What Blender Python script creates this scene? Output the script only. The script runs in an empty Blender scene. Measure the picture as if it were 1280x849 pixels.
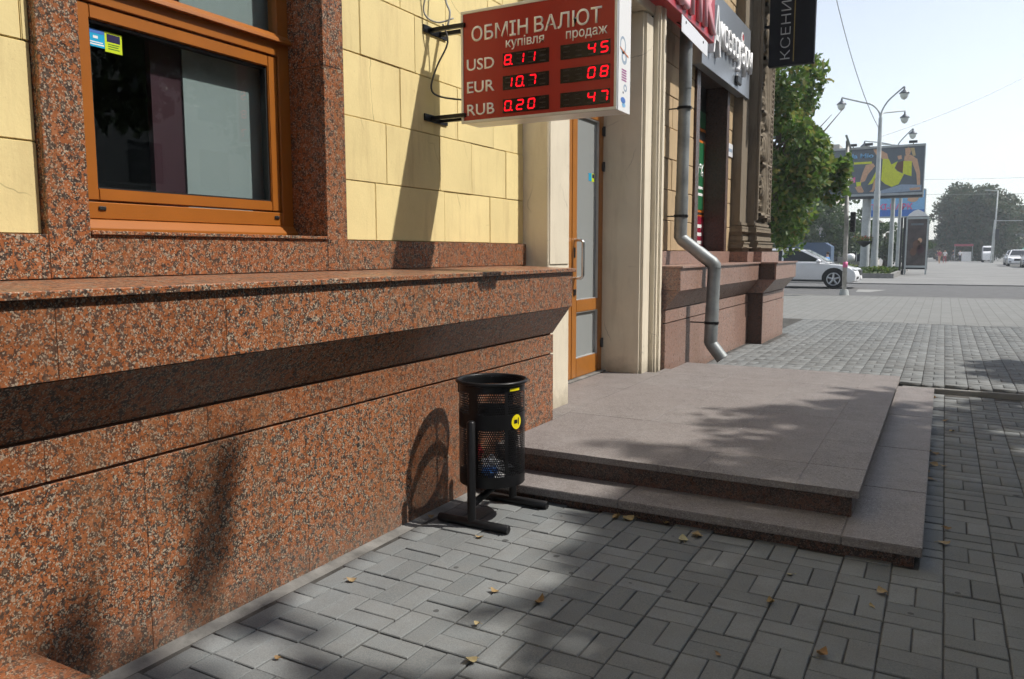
import bpy, bmesh, math, random
import numpy as np
from mathutils import Vector, Matrix
R = math.radians
scene = bpy.context.scene
C = scene.collection
random.seed(7)

# ------------------------------------------------------------------ camera, sky, sun, exposure
cd = bpy.data.cameras.new('camera')
cam = bpy.data.objects.new('camera', cd); C.objects.link(cam)
YAW, PITCH, ROLL = R(28.732), R(6.2795), R(-0.0945)
f0 = Vector((-math.sin(YAW), math.cos(YAW), 0)); r0 = Vector((math.cos(YAW), math.sin(YAW), 0)); u0 = Vector((0, 0, 1))
fw = f0*math.cos(PITCH) - u0*math.sin(PITCH); up = u0*math.cos(PITCH) + f0*math.sin(PITCH)
rt = r0*math.cos(ROLL) + up*math.sin(ROLL); up2 = up*math.cos(ROLL) - r0*math.sin(ROLL)
cam.matrix_world = Matrix(((rt.x, up2.x, -fw.x, 0), (rt.y, up2.y, -fw.y, 0), (rt.z, up2.z, -fw.z, 1.4), (0, 0, 0, 1)))
cd.sensor_width = 36.0; cd.lens = 980.7/1280*36
cd.clip_start = 0.05; cd.clip_end = 6000
scene.camera = cam

SUN = Vector((0.69, 0.30, 0.968)).normalized()          # direction towards the sun
elev = math.asin(SUN.z); azim = math.atan2(SUN.x, SUN.y)
world = bpy.data.worlds.new('World'); scene.world = world; world.use_nodes = True
wn = world.node_tree
sky = wn.nodes.new('ShaderNodeTexSky'); sky.sky_type = 'NISHITA'; sky.sun_disc = False
sky.sun_elevation = elev; sky.sun_rotation = azim
sky.air_density = 1.0; sky.dust_density = 1.0; sky.ozone_density = 1.0; sky.altitude = 80
bg = wn.nodes['Background']; bg.inputs['Strength'].default_value = 0.15
hs = wn.nodes.new('ShaderNodeHueSaturation'); hs.inputs['Saturation'].default_value = 0.46
wn.links.new(sky.outputs[0], hs.inputs['Color']); wn.links.new(hs.outputs[0], bg.inputs[0])
sl = bpy.data.lights.new('sun', 'SUN'); sl.energy = 3.9; sl.angle = R(0.75); sl.color = (1.0, 0.95, 0.87)
so = bpy.data.objects.new('sun', sl); C.objects.link(so); so.location = (20, 10, 30)
so.rotation_euler = SUN.to_track_quat('Z', 'Y').to_euler()
vs = scene.view_settings
vs.view_transform = 'Standard'; vs.look = 'None'; vs.gamma = 1.0; vs.use_curve_mapping = False
vs.exposure = 0.43
scene.render.engine = 'CYCLES'
scene.cycles.use_denoising = True
scene.cycles.max_bounces = 6; scene.cycles.use_adaptive_sampling = True; scene.cycles.adaptive_threshold = 0.03; scene.cycles.use_light_tree = False; scene.cycles.transparent_max_bounces = 16
scene.cycles.caustics_reflective = False; scene.cycles.caustics_refractive = False

# ------------------------------------------------------------------ materials
def newmat(name):
    m = bpy.data.materials.new(name); m.use_nodes = True
    nt = m.node_tree; p = nt.nodes['Principled BSDF']
    return m, nt, p
def N(nt, t, **kw):
    n = nt.nodes.new(t)
    for k, v in kw.items():
        if k in n.inputs.keys() if hasattr(n, 'inputs') else False: n.inputs[k].default_value = v
        else: setattr(n, k, v)
    return n
def ramp(nt, fac, stops, interp='LINEAR'):
    r = nt.nodes.new('ShaderNodeValToRGB'); r.color_ramp.interpolation = interp
    el = r.color_ramp.elements
    while len(el) < len(stops): el.new(0.5)
    for e, (p, c) in zip(el, stops):
        e.position = p; e.color = (*c, 1) if len(c) == 3 else c
    nt.links.new(fac, r.inputs[0]); return r.outputs[0]
def mixc(nt, fac, a, b, mode='MIX'):
    n = nt.nodes.new('ShaderNodeMix'); n.data_type = 'RGBA'; n.blend_type = mode
    for i, v in ((0, fac), (6, a), (7, b)):
        if hasattr(v, 'links') or hasattr(v, 'is_output'): nt.links.new(v, n.inputs[i])
        elif isinstance(v, (int, float)): n.inputs[i].default_value = v
        else: n.inputs[i].default_value = (*v, 1)
    return n.outputs[2]
def math_(nt, op, a, b=None, clamp=False):
    n = nt.nodes.new('ShaderNodeMath'); n.operation = op; n.use_clamp = clamp
    for i, v in ((0, a), (1, b)):
        if v is None: continue
        if isinstance(v, (int, float)): n.inputs[i].default_value = v
        else: nt.links.new(v, n.inputs[i])
    return n.outputs[0]
def pos(nt, scale=(1, 1, 1), rnd=0.0):
    g = nt.nodes.new('ShaderNodeNewGeometry')
    v = g.outputs['Position']
    if rnd:
        oi = nt.nodes.new('ShaderNodeObjectInfo')
        m = nt.nodes.new('ShaderNodeVectorMath'); m.operation = 'MULTIPLY_ADD'
        cb = nt.nodes.new('ShaderNodeCombineXYZ')
        for i in range(3): nt.links.new(oi.outputs['Random'], cb.inputs[i])
        nt.links.new(cb.outputs[0], m.inputs[0]); m.inputs[1].default_value = (rnd, rnd*1.7, rnd*.6)
        nt.links.new(v, m.inputs[2]); v = m.outputs[0]
    if scale != (1, 1, 1):
        m = nt.nodes.new('ShaderNodeVectorMath'); m.operation = 'MULTIPLY'
        nt.links.new(v, m.inputs[0]); m.inputs[1].default_value = scale; v = m.outputs[0]
    return v
def noise(nt, v, s, d=4, r=.55, dist=0.0):
    n = nt.nodes.new('ShaderNodeTexNoise'); n.inputs['Scale'].default_value = s
    n.inputs['Detail'].default_value = d; n.inputs['Roughness'].default_value = r; n.inputs['Distortion'].default_value = dist
    nt.links.new(v, n.inputs['Vector']); return n.outputs[0]
def voro(nt, v, s, out='Color', feat='F1', rnd=1.0):
    n = nt.nodes.new('ShaderNodeTexVoronoi'); n.feature = feat; n.inputs['Scale'].default_value = s
    n.inputs['Randomness'].default_value = rnd
    nt.links.new(v, n.inputs['Vector']); return n.outputs[out]
def bump(nt, p, h, strength=.2, dist=.01):
    b = nt.nodes.new('ShaderNodeBump'); b.inputs['Strength'].default_value = strength; b.inputs['Distance'].default_value = dist
    nt.links.new(h, b.inputs['Height']); nt.links.new(b.outputs[0], p.inputs['Normal'])
def warp(nt, v, s, amt):
    n = nt.nodes.new('ShaderNodeTexNoise'); n.inputs['Scale'].default_value = s; n.inputs['Detail'].default_value = 3
    nt.links.new(v, n.inputs['Vector'])
    m = nt.nodes.new('ShaderNodeVectorMath'); m.operation = 'MULTIPLY_ADD'
    nt.links.new(n.outputs[1], m.inputs[0]); m.inputs[1].default_value = (amt,)*3; nt.links.new(v, m.inputs[2])
    return m.outputs[0]
def sep(nt, col, i=0):
    n = nt.nodes.new('ShaderNodeSeparateColor'); nt.links.new(col, n.inputs[0]); return n.outputs[i]
def zcoord(nt, i=2):
    g = nt.nodes.new('ShaderNodeNewGeometry'); s = nt.nodes.new('ShaderNodeSeparateXYZ')
    nt.links.new(g.outputs['Position'], s.inputs[0]); return s.outputs[i]
M = {}
def simple(name, col, rough=.6, metal=0.0, var=0.12, ns=6.0, bmp=0.0, bs=60.0, emit=0.0, spec=.5, coat=0.0):
    m, nt, p = newmat(name)
    v = pos(nt)
    n = noise(nt, v, ns, 5)
    c = ramp(nt, n, [(0.25, tuple(max(0, x*(1-var)) for x in col)), (0.75, tuple(x*(1+var) for x in col))])
    nt.links.new(c, p.inputs['Base Color'])
    p.inputs['Roughness'].default_value = rough; p.inputs['Metallic'].default_value = metal
    p.inputs['Specular IOR Level'].default_value = spec; p.inputs['Coat Weight'].default_value = coat
    if bmp: bump(nt, p, noise(nt, v, bs, 4), bmp)
    if emit:
        p.inputs['Emission Color'].default_value = (*col, 1); p.inputs['Emission Strength'].default_value = emit
    M[name] = m; return m

def granite(name, reds, darks, lights, sc=1.0, dirt=True, rough=.32, redthr=.47, spec=.35):
    m, nt, p = newmat(name)
    v = pos(nt, rnd=11.0)
    w = warp(nt, v, 40*sc, .018/sc)
    big = noise(nt, w, 26*sc, 3, .6)
    redcell = sep(nt, voro(nt, w, 34*sc), 0)
    red = ramp(nt, redcell, [(0, reds[0]), (.35, reds[1]), (.7, reds[2]), (1, reds[3])])
    cell = sep(nt, voro(nt, w, 115*sc), 1)
    mat = ramp(nt, cell, [(0, darks[0]), (.33, darks[1]), (.5, reds[1]), (.62, darks[1]), (.80, lights[0]), (.9, lights[1]), (.93, darks[0])], 'CONSTANT')
    fine = noise(nt, v, 300*sc, 2)
    k = ramp(nt, math_(nt, 'ADD', big, math_(nt, 'MULTIPLY', fine, .10)), [(redthr+.035, (1, 1, 1)), (redthr+.075, (0, 0, 0))])
    c = mixc(nt, k, mat, red)
    sp = sep(nt, voro(nt, v, 160*sc), 2)
    c = mixc(nt, ramp(nt, sp, [(.86, (0, 0, 0)), (.87, (.8, .8, .8))]), c, lights[0])
    c = mixc(nt, ramp(nt, sp, [(.13, (.8, .8, .8)), (.14, (0, 0, 0))]), c, darks[0])
    oi_ = nt.nodes.new('ShaderNodeObjectInfo')
    c = mixc(nt, math_(nt, 'MULTIPLY', oi_.outputs['Random'], .32), c, tuple(x*.45 for x in reds[1]))
    if dirt:
        z = zcoord(nt)
        d = math_(nt, 'MULTIPLY', ramp(nt, math_(nt, 'ADD', z, math_(nt, 'MULTIPLY', noise(nt, v, 5, 5), .35)), [(.14, (.55, .55, .55)), (.42, (0, 0, 0))]), 1.0)
        c = mixc(nt, d, c, (.16, .13, .11))
        st = noise(nt, pos(nt, (1, 2.4, .45)), 2.2, 4)
        c = mixc(nt, ramp(nt, st, [(.5, (0, 0, 0)), (.72, (.30, .30, .30))]), c, (.17, .095, .05))
    nt.links.new(c, p.inputs['Base Color'])
    rr = ramp(nt, noise(nt, v, 30, 3), [(.3, (rough-.08,)*3), (.7, (rough+.14,)*3)])
    nt.links.new(rr, p.inputs['Roughness']); p.inputs['Specular IOR Level'].default_value = spec
    bump(nt, p, fine, .05, .002)
    M[name] = m
granite('granite_red', [(.235, .074, .025), (.335, .110, .039), (.285, .098, .036), (.375, .145, .062)], [(.030, .025, .023), (.082, .063, .051)], [(.43, .36, .27), (.25, .175, .115)], 1.45, redthr=.500)
granite('granite_pink', [(.30, .17, .13), (.36, .205, .155), (.33, .20, .16), (.40, .26, .20)], [(.10, .075, .07), (.17, .13, .12)], [(.40, .32, .28), (.33, .26, .23)], 1.5, redthr=.55)
granite('granite_brown', [(.10, .05, .035), (.13, .065, .045), (.11, .06, .045), (.15, .08, .06)], [(.03, .025, .025), (.06, .045, .04)], [(.17, .13, .11), (.13, .10, .09)], 1.6, dirt=False)

def granite_step():
    m, nt, p = newmat('granite_step')
    v = pos(nt, rnd=7.0)
    a = sep(nt, voro(nt, v, 210), 0)
    c = ramp(nt, a, [(0, (.09, .078, .074)), (.18, (.158, .142, .136)), (.45, (.222, .199, .190)), (.75, (.186, .162, .154)), (.92, (.31, .293, .285))], 'CONSTANT')
    b = noise(nt, v, 3.0, 6, .65)
    c = mixc(nt, ramp(nt, b, [(.35, (0, 0, 0)), (.75, (.6, .6, .6))]), c, (.262, .243, .233))
    oi = nt.nodes.new('ShaderNodeObjectInfo')
    c = mixc(nt, math_(nt, 'MULTIPLY', oi.outputs['Random'], .35), c, (.185, .158, .148))
    d = noise(nt, v, 9, 5, .7)
    c = mixc(nt, ramp(nt, d, [(.48, (0, 0, 0)), (.75, (.55, .55, .55))]), c, (.125, .108, .10))
    nt.links.new(c, p.inputs['Base Color']); p.inputs['Roughness'].default_value = .62; p.inputs['Specular IOR Level'].default_value = .3
    bump(nt, p, a, .12, .003); M['granite_step'] = m
granite_step()

def stucco(name, col, dirtcol, bs=70, stain=.5, joint=False):
    m, nt, p = newmat(name)
    v = pos(nt, rnd=3.0)
    c = ramp(nt, noise(nt, v, 2.4, 6, .6), [(.3, tuple(x*.9 for x in col)), (.7, tuple(min(1, x*1.06) for x in col))])
    oi = nt.nodes.new('ShaderNodeObjectInfo')
    c = mixc(nt, math_(nt, 'MULTIPLY', oi.outputs['Random'], .24), c, tuple(x*.72 for x in col))
    st = noise(nt, pos(nt, (3.5, 3.5, .5), rnd=1.0), 3.2, 5, .65)
    c = mixc(nt, ramp(nt, st, [(.52, (0, 0, 0)), (.8, (stain,)*3)]), c, dirtcol)
    sp = noise(nt, v, 55, 3, .7)
    c = mixc(nt, ramp(nt, sp, [(.66, (0, 0, 0)), (.74, (.5, .5, .5))]), c, dirtcol)
    ed = voro(nt, warp(nt, pos(nt, rnd=2.0), 6, .10), 1.7, 'Distance', 'DISTANCE_TO_EDGE')
    ck = math_(nt, 'MULTIPLY', math_(nt, 'LESS_THAN', ed, .0032), ramp(nt, noise(nt, v, 1.9, 2), [(.56, (0, 0, 0)), (.64, (.7, .7, .7))]))
    c = mixc(nt, ck, c, tuple(x*.35 for x in col))
    sd_ = ramp(nt, math_(nt, 'ADD', zcoord(nt), math_(nt, 'MULTIPLY', noise(nt, v, 9, 5, .7), .30)), [(.36, (.6, .6, .6)), (.56, (0, 0, 0))])
    c = mixc(nt, sd_, c, tuple(x*.45 for x in dirtcol))
    nt.links.new(c, p.inputs['Base Color']); p.inputs['Roughness'].default_value = .8; p.inputs['Specular IOR Level'].default_value = .25
    h = math_(nt, 'ADD', noise(nt, v, bs, 5, .6), math_(nt, 'MULTIPLY', noise(nt, v, 7, 3), 1.6))
    bump(nt, p, h, .16, .006); M[name] = m
stucco('stucco_yellow', (.765, .63, .315), (.42, .31, .16))
stucco('stucco_cream', (.70, .63, .50), (.42, .35, .26), stain=.45)
stucco('stone_tan', (.47, .345, .205), (.20, .145, .085), bs=50, stain=.7)
stucco('stone_carved', (.205, .168, .122), (.05, .041, .031), bs=40, stain=.8)

def paver():
    m, nt, p = newmat('paver_concrete')
    v = pos(nt)
    oi = nt.nodes.new('ShaderNodeObjectInfo'); g = nt.nodes.new('ShaderNodeNewGeometry')
    r = math_(nt, 'FRACT', math_(nt, 'ADD', oi.outputs['Random'], g.outputs['Random Per Island']))
    c = ramp(nt, r, [(0, (.116, .131, .138)), (.5, (.165, .182, .189)), (1, (.218, .234, .239))])
    n = noise(nt, v, 7, 6, .7)
    c = mixc(nt, ramp(nt, n, [(.42, (0, 0, 0)), (.72, (.55, .55, .55))]), c, (.165, .16, .15))
    c = mixc(nt, ramp(nt, noise(nt, v, 1.6, 5, .65), [(.42, (0, 0, 0)), (.66, (.62, .62, .62))]), c, (.095, .097, .096))
    f = noise(nt, v, 190, 3, .7)
    c = mixc(nt, .35, c, ramp(nt, f, [(.3, (.09, .092, .09)), (.7, (.30, .30, .29))]))
    w = warp(nt, v, 30, .012)
    d = voro(nt, w, 6.8, 'Distance')
    k = sep(nt, voro(nt, w, 6.8), 0)
    spot = math_(nt, 'MULTIPLY', math_(nt, 'LESS_THAN', d, math_(nt, 'MULTIPLY', k, .13)), math_(nt, 'GREATER_THAN', k, .28))
    c = mixc(nt, math_(nt, 'MULTIPLY', spot, .75), c, (.045, .045, .045))
    nt.links.new(c, p.inputs['Base Color']); p.inputs['Roughness'].default_value = .86; p.inputs['Specular IOR Level'].default_value = .2
    bump(nt, p, math_(nt, 'ADD', f, math_(nt, 'MULTIPLY', noise(nt, v, 40, 4), 1.2)), .25, .004); M['paver_concrete'] = m
paver()
def far_paving():
    m, nt, p = newmat('paving_far')
    v = pos(nt)
    b = nt.nodes.new('ShaderNodeTexBrick'); b.inputs['Scale'].default_value = 1.0
    b.inputs['Brick Width'].default_value = .2023; b.inputs['Row Height'].default_value = .2023; b.offset = 0
    b.inputs['Mortar Size'].default_value = .006; b.inputs['Color1'].default_value = (.225, .23, .225, 1)
    b.inputs['Color2'].default_value = (.19, .195, .19, 1); b.inputs['Mortar'].default_value = (.12, .12, .115, 1)
    nt.links.new(v, b.inputs['Vector'])
    c = mixc(nt, ramp(nt, noise(nt, v, 1.3, 6, .65), [(.4, (0, 0, 0)), (.75, (.5, .5, .5))]), b.outputs[0], (.19, .185, .175))
    nt.links.new(c, p.inputs['Base Color']); p.inputs['Roughness'].default_value = .85; p.inputs['Specular IOR Level'].default_value = .2
    M['paving_far'] = m
far_paving()
simple('joint_sand', (.060, .057, .052), .95, var=.6, ns=6, bmp=.4, bs=120)
simple('asphalt', (.105, .105, .105), .85, var=.22, ns=3.0, bmp=.4, bs=90)
simple('asphalt_light', (.20, .20, .195), .9, var=.18, ns=.35, bmp=.2, bs=60)
simple('mortar', (.30, .22, .10), .9, var=.3, ns=20)
simple('granite_joint', (.12, .055, .035), .9, var=.2, ns=30)
simple('dark_backing', (.03, .028, .026), .95)  # near-black backing for wall joints, grooves and the gap between the buildings
simple('cement', (.17, .165, .155), .9, var=.45, ns=9, bmp=.3)
simple('frame_ochre', (.315, .102, .013), .38, var=.10, ns=4, spec=.45)
simple('door_ochre', (.34, .13, .024), .34, var=.12, ns=5, spec=.45)
simple('gasket', (.010, .010, .010), .5)
simple('chrome', (.62, .62, .62), .16, metal=1.0, var=.03)
simple('black_metal', (.009, .009, .010), .36, var=.25, ns=18, spec=.3)
simple('alu', (.60, .60, .60), .42, metal=.55, var=.08)
simple('sign_white', (.80, .80, .80), .35, var=.02)
simple('sign_red', (.36, .030, .020), .30, var=.04, ns=3, spec=.35)
simple('sign_text', (.92, .90, .86), .5, var=.03)
simple('display_black', (.010, .008, .008), .25, var=.1)
simple('led_off', (.022, .012, .011), .4)
simple('led', (1.0, .010, .022), .5, var=0, emit=.80, spec=.0)
simple('zinc', (.25, .27, .275), .52, metal=.45, var=.45, ns=4, bmp=.25, bs=9)
simple('white_plate', (.72, .73, .76), .35, var=.05)
simple('letter_red', (.42, .02, .03), .35, var=.06)
simple('letter_pink', (.80, .36, .40), .4, var=.05)
simple('board_silver', (.27, .295, .33), .34, metal=.35, var=.06, ns=2)
simple('banner_black', (.006, .007, .011), .6, var=.3, spec=.15)
simple('banner_text', (.36, .37, .38), .5)
simple('gold', (.22, .16, .03), .5)
simple('green_print', (.02, .14, .055), .3)
simple('orange_print', (.60, .16, .02), .4)
simple('maroon_print', (.30, .01, .035), .3)
simple('white_print', (.78, .78, .76), .5, var=.03)
simple('cyan_print', (.01, .36, .62), .4)
simple('lime_print', (.55, .68, .02), .4)
simple('navy_print', (.02, .015, .07), .4)
simple('violet_print', (.35, .06, .25), .4)
simple('blue_print', (.06, .18, .55), .4)
simple('lightblue_print', (.22, .48, .75), .4)
simple('steelblue_print', (.30, .38, .48), .4)
simple('pink_print', (.75, .16, .36), .4)
simple('skin_print', (.60, .36, .22), .5)
simple('hair_print', (.55, .42, .20), .5)
simple('brown_print', (.13, .06, .035), .5)
simple('yellow_print', (.62, .66, .03), .45)
simple('poster_grey', (.10, .125, .15), .35, ns=.8, var=.2)
simple('poster_dark', (.075, .06, .06), .25, ns=2.5, var=.5)
simple('sticker_yellow', (.80, .66, .01), .4, var=.04)
simple('blind', (.30, .315, .315), .7, var=.04, ns=1.5)
simple('maroon_panel', (.045, .008, .016), .5)
simple('room_wall', (.10, .11, .11), .8)
simple('room_desk', (.05, .045, .04), .5)
simple('pole_grey', (.42, .45, .45), .5, var=.18, ns=3)
simple('pole_dirty', (.46, .45, .43), .6, var=.35, ns=7)
simple('dark_plastic', (.02, .022, .026), .45)
simple('lamp_steel', (.13, .145, .165), .45, metal=.3)
simple('lamp_glass', (.62, .66, .62), .3)
simple('car_white', (.82, .83, .85), .22, var=.02, coat=.6)
simple('car_silver', (.36, .37, .38), .25, metal=.5, var=.04, coat=.5)
simple('car_dark', (.07, .08, .10), .25, var=.05, coat=.5)
simple('car_glass', (.015, .018, .02), .08, var=.05, spec=.6)
simple('tyre', (.018, .018, .018), .8)
simple('rim_alu', (.50, .51, .52), .3, metal=.8)
simple('lamp_clear', (.55, .57, .6), .12)
simple('lamp_red', (.35, .01, .01), .2)
simple('bark', (.10, .075, .05), .9, var=.4, ns=9, bmp=.6, bs=30)
simple('skin', (.48, .29, .20), .6)
simple('cloth_red', (.38, .10, .12), .8)
simple('cloth_white', (.65, .65, .66), .8)
simple('cloth_dark', (.04, .045, .06), .8)
simple('cloth_blue', (.10, .26, .55), .8)
simple('cloth_grey', (.20, .20, .20), .8)
simple('hair', (.03, .02, .015), .7)
simple('house_far', (.42, .40, .36), .8, var=.12, ns=.3)
simple('house_pale', (.56, .53, .47), .8, var=.1, ns=.2)
simple('roof_far', (.16, .14, .13), .8)
simple('awning', (.34, .36, .42), .6)
simple('kerb_stone', (.22, .215, .205), .85, var=.2, ns=6)
simple('soil', (.06, .048, .035), .95, var=.3, ns=12)
simple('road_paint', (.26, .26, .25), .7, var=.2, ns=6)
simple('cable', (.05, .05, .055), .6)
simple('cable_grey', (.30, .30, .30), .5)
simple('wrapper_silver', (.72, .74, .78), .22, metal=.7, var=.3, ns=30)
simple('wrapper_blue', (.02, .13, .42), .3, var=.4, ns=40)
simple('wrapper_red', (.33, .03, .035), .3, var=.3, ns=40)
simple('flower_red', (.50, .08, .04), .6, var=.4, ns=20)
simple('kiosk_green', (.04, .30, .20), .5)
simple('tent_blue', (.05, .09, .16), .6)

def leafmat(name, cols, trans=.35):
    m, nt, p = newmat(name)
    g = nt.nodes.new('ShaderNodeNewGeometry')
    c = ramp(nt, g.outputs['Random Per Island'], [(i/(len(cols)-1), k) for i, k in enumerate(cols)])
    c = mixc(nt, ramp(nt, noise(nt, pos(nt), .9, 3), [(.35, (0, 0, 0)), (.7, (.4, .4, .4))]), c, cols[0])
    nt.links.new(c, p.inputs['Base Color']); p.inputs['Roughness'].default_value = .5; p.inputs['Specular IOR Level'].default_value = .35
    t = nt.nodes.new('ShaderNodeBsdfTranslucent'); nt.links.new(c, t.inputs[0])
    mx = nt.nodes.new('ShaderNodeMixShader'); mx.inputs[0].default_value = trans
    nt.links.new(p.outputs[0], mx.inputs[1]); nt.links.new(t.outputs[0], mx.inputs[2])
    nt.links.new(mx.outputs[0], nt.nodes['Material Output'].inputs[0]); M[name] = m
leafmat('leaf_chestnut', [(.045, .10, .018), (.085, .165, .026), (.125, .22, .036), (.19, .26, .05), (.24, .19, .05)], .5)
leafmat('leaf_street', [(.035, .07, .02), (.06, .11, .03), (.09, .13, .035)])
leafmat('leaf_autumn', [(.030, .060, .020), (.045, .075, .025), (.06, .085, .028), (.10, .075, .03)])
leafmat('leaf_hedge', [(.05, .10, .02), (.12, .16, .03), (.22, .22, .04)])
leafmat('grass', [(.05, .09, .02), (.08, .13, .03), (.11, .14, .04)])
def dryleaf():
    m, nt, p = newmat('leaf_dry')
    oi = nt.nodes.new('ShaderNodeObjectInfo')
    c = ramp(nt, oi.outputs['Random'], [(0, (.22, .13, .05)), (.3, (.34, .25, .10)), (.6, (.27, .19, .10)), (.8, (.28, .14, .05)), (1, (.38, .34, .18))])
    c = mixc(nt, ramp(nt, noise(nt, pos(nt), 60, 4), [(.45, (0, 0, 0)), (.7, (.6, .6, .6))]), c, (.17, .10, .045))
    nt.links.new(c, p.inputs['Base Color']); p.inputs['Roughness'].default_value = .7; M['leaf_dry'] = m
dryleaf()
def glass(name, tint=(.9, .95, .95), film=None, filmfac=0.0, ior=1.5):
    m, nt, p = newmat(name)
    nt.nodes.remove(p)
    g = nt.nodes.new('ShaderNodeBsdfGlossy'); g.inputs['Roughness'].default_value = .015
    t = nt.nodes.new('ShaderNodeBsdfTransparent'); t.inputs[0].default_value = (*tint, 1)
    gm = nt.nodes.new('ShaderNodeNewGeometry'); dt = nt.nodes.new('ShaderNodeVectorMath'); dt.operation = 'DOT_PRODUCT'
    nt.links.new(gm.outputs['Normal'], dt.inputs[0]); nt.links.new(gm.outputs['Incoming'], dt.inputs[1])
    cs = math_(nt, 'SUBTRACT', 1.0, math_(nt, 'ABSOLUTE', dt.outputs['Value']), True)
    fr_ = math_(nt, 'ADD', math_(nt, 'MULTIPLY', math_(nt, 'POWER', cs, 5.0), .96), .04)
    base = t.outputs[0]
    if film:
        d = nt.nodes.new('ShaderNodeBsdfDiffuse'); d.inputs[0].default_value = (*film, 1)
        mf = nt.nodes.new('ShaderNodeMixShader'); mf.inputs[0].default_value = filmfac
        nt.links.new(base, mf.inputs[1]); nt.links.new(d.outputs[0], mf.inputs[2]); base = mf.outputs[0]
    mx = nt.nodes.new('ShaderNodeMixShader'); nt.links.new(fr_, mx.inputs[0])
    nt.links.new(base, mx.inputs[1]); nt.links.new(g.outputs[0], mx.inputs[2])
    nt.links.new(mx.outputs[0], nt.nodes['Material Output'].inputs[0]); M[name] = m
glass('glass_clear')
glass('glass_frosted', film=(.30, .32, .32), filmfac=.9)

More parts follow.
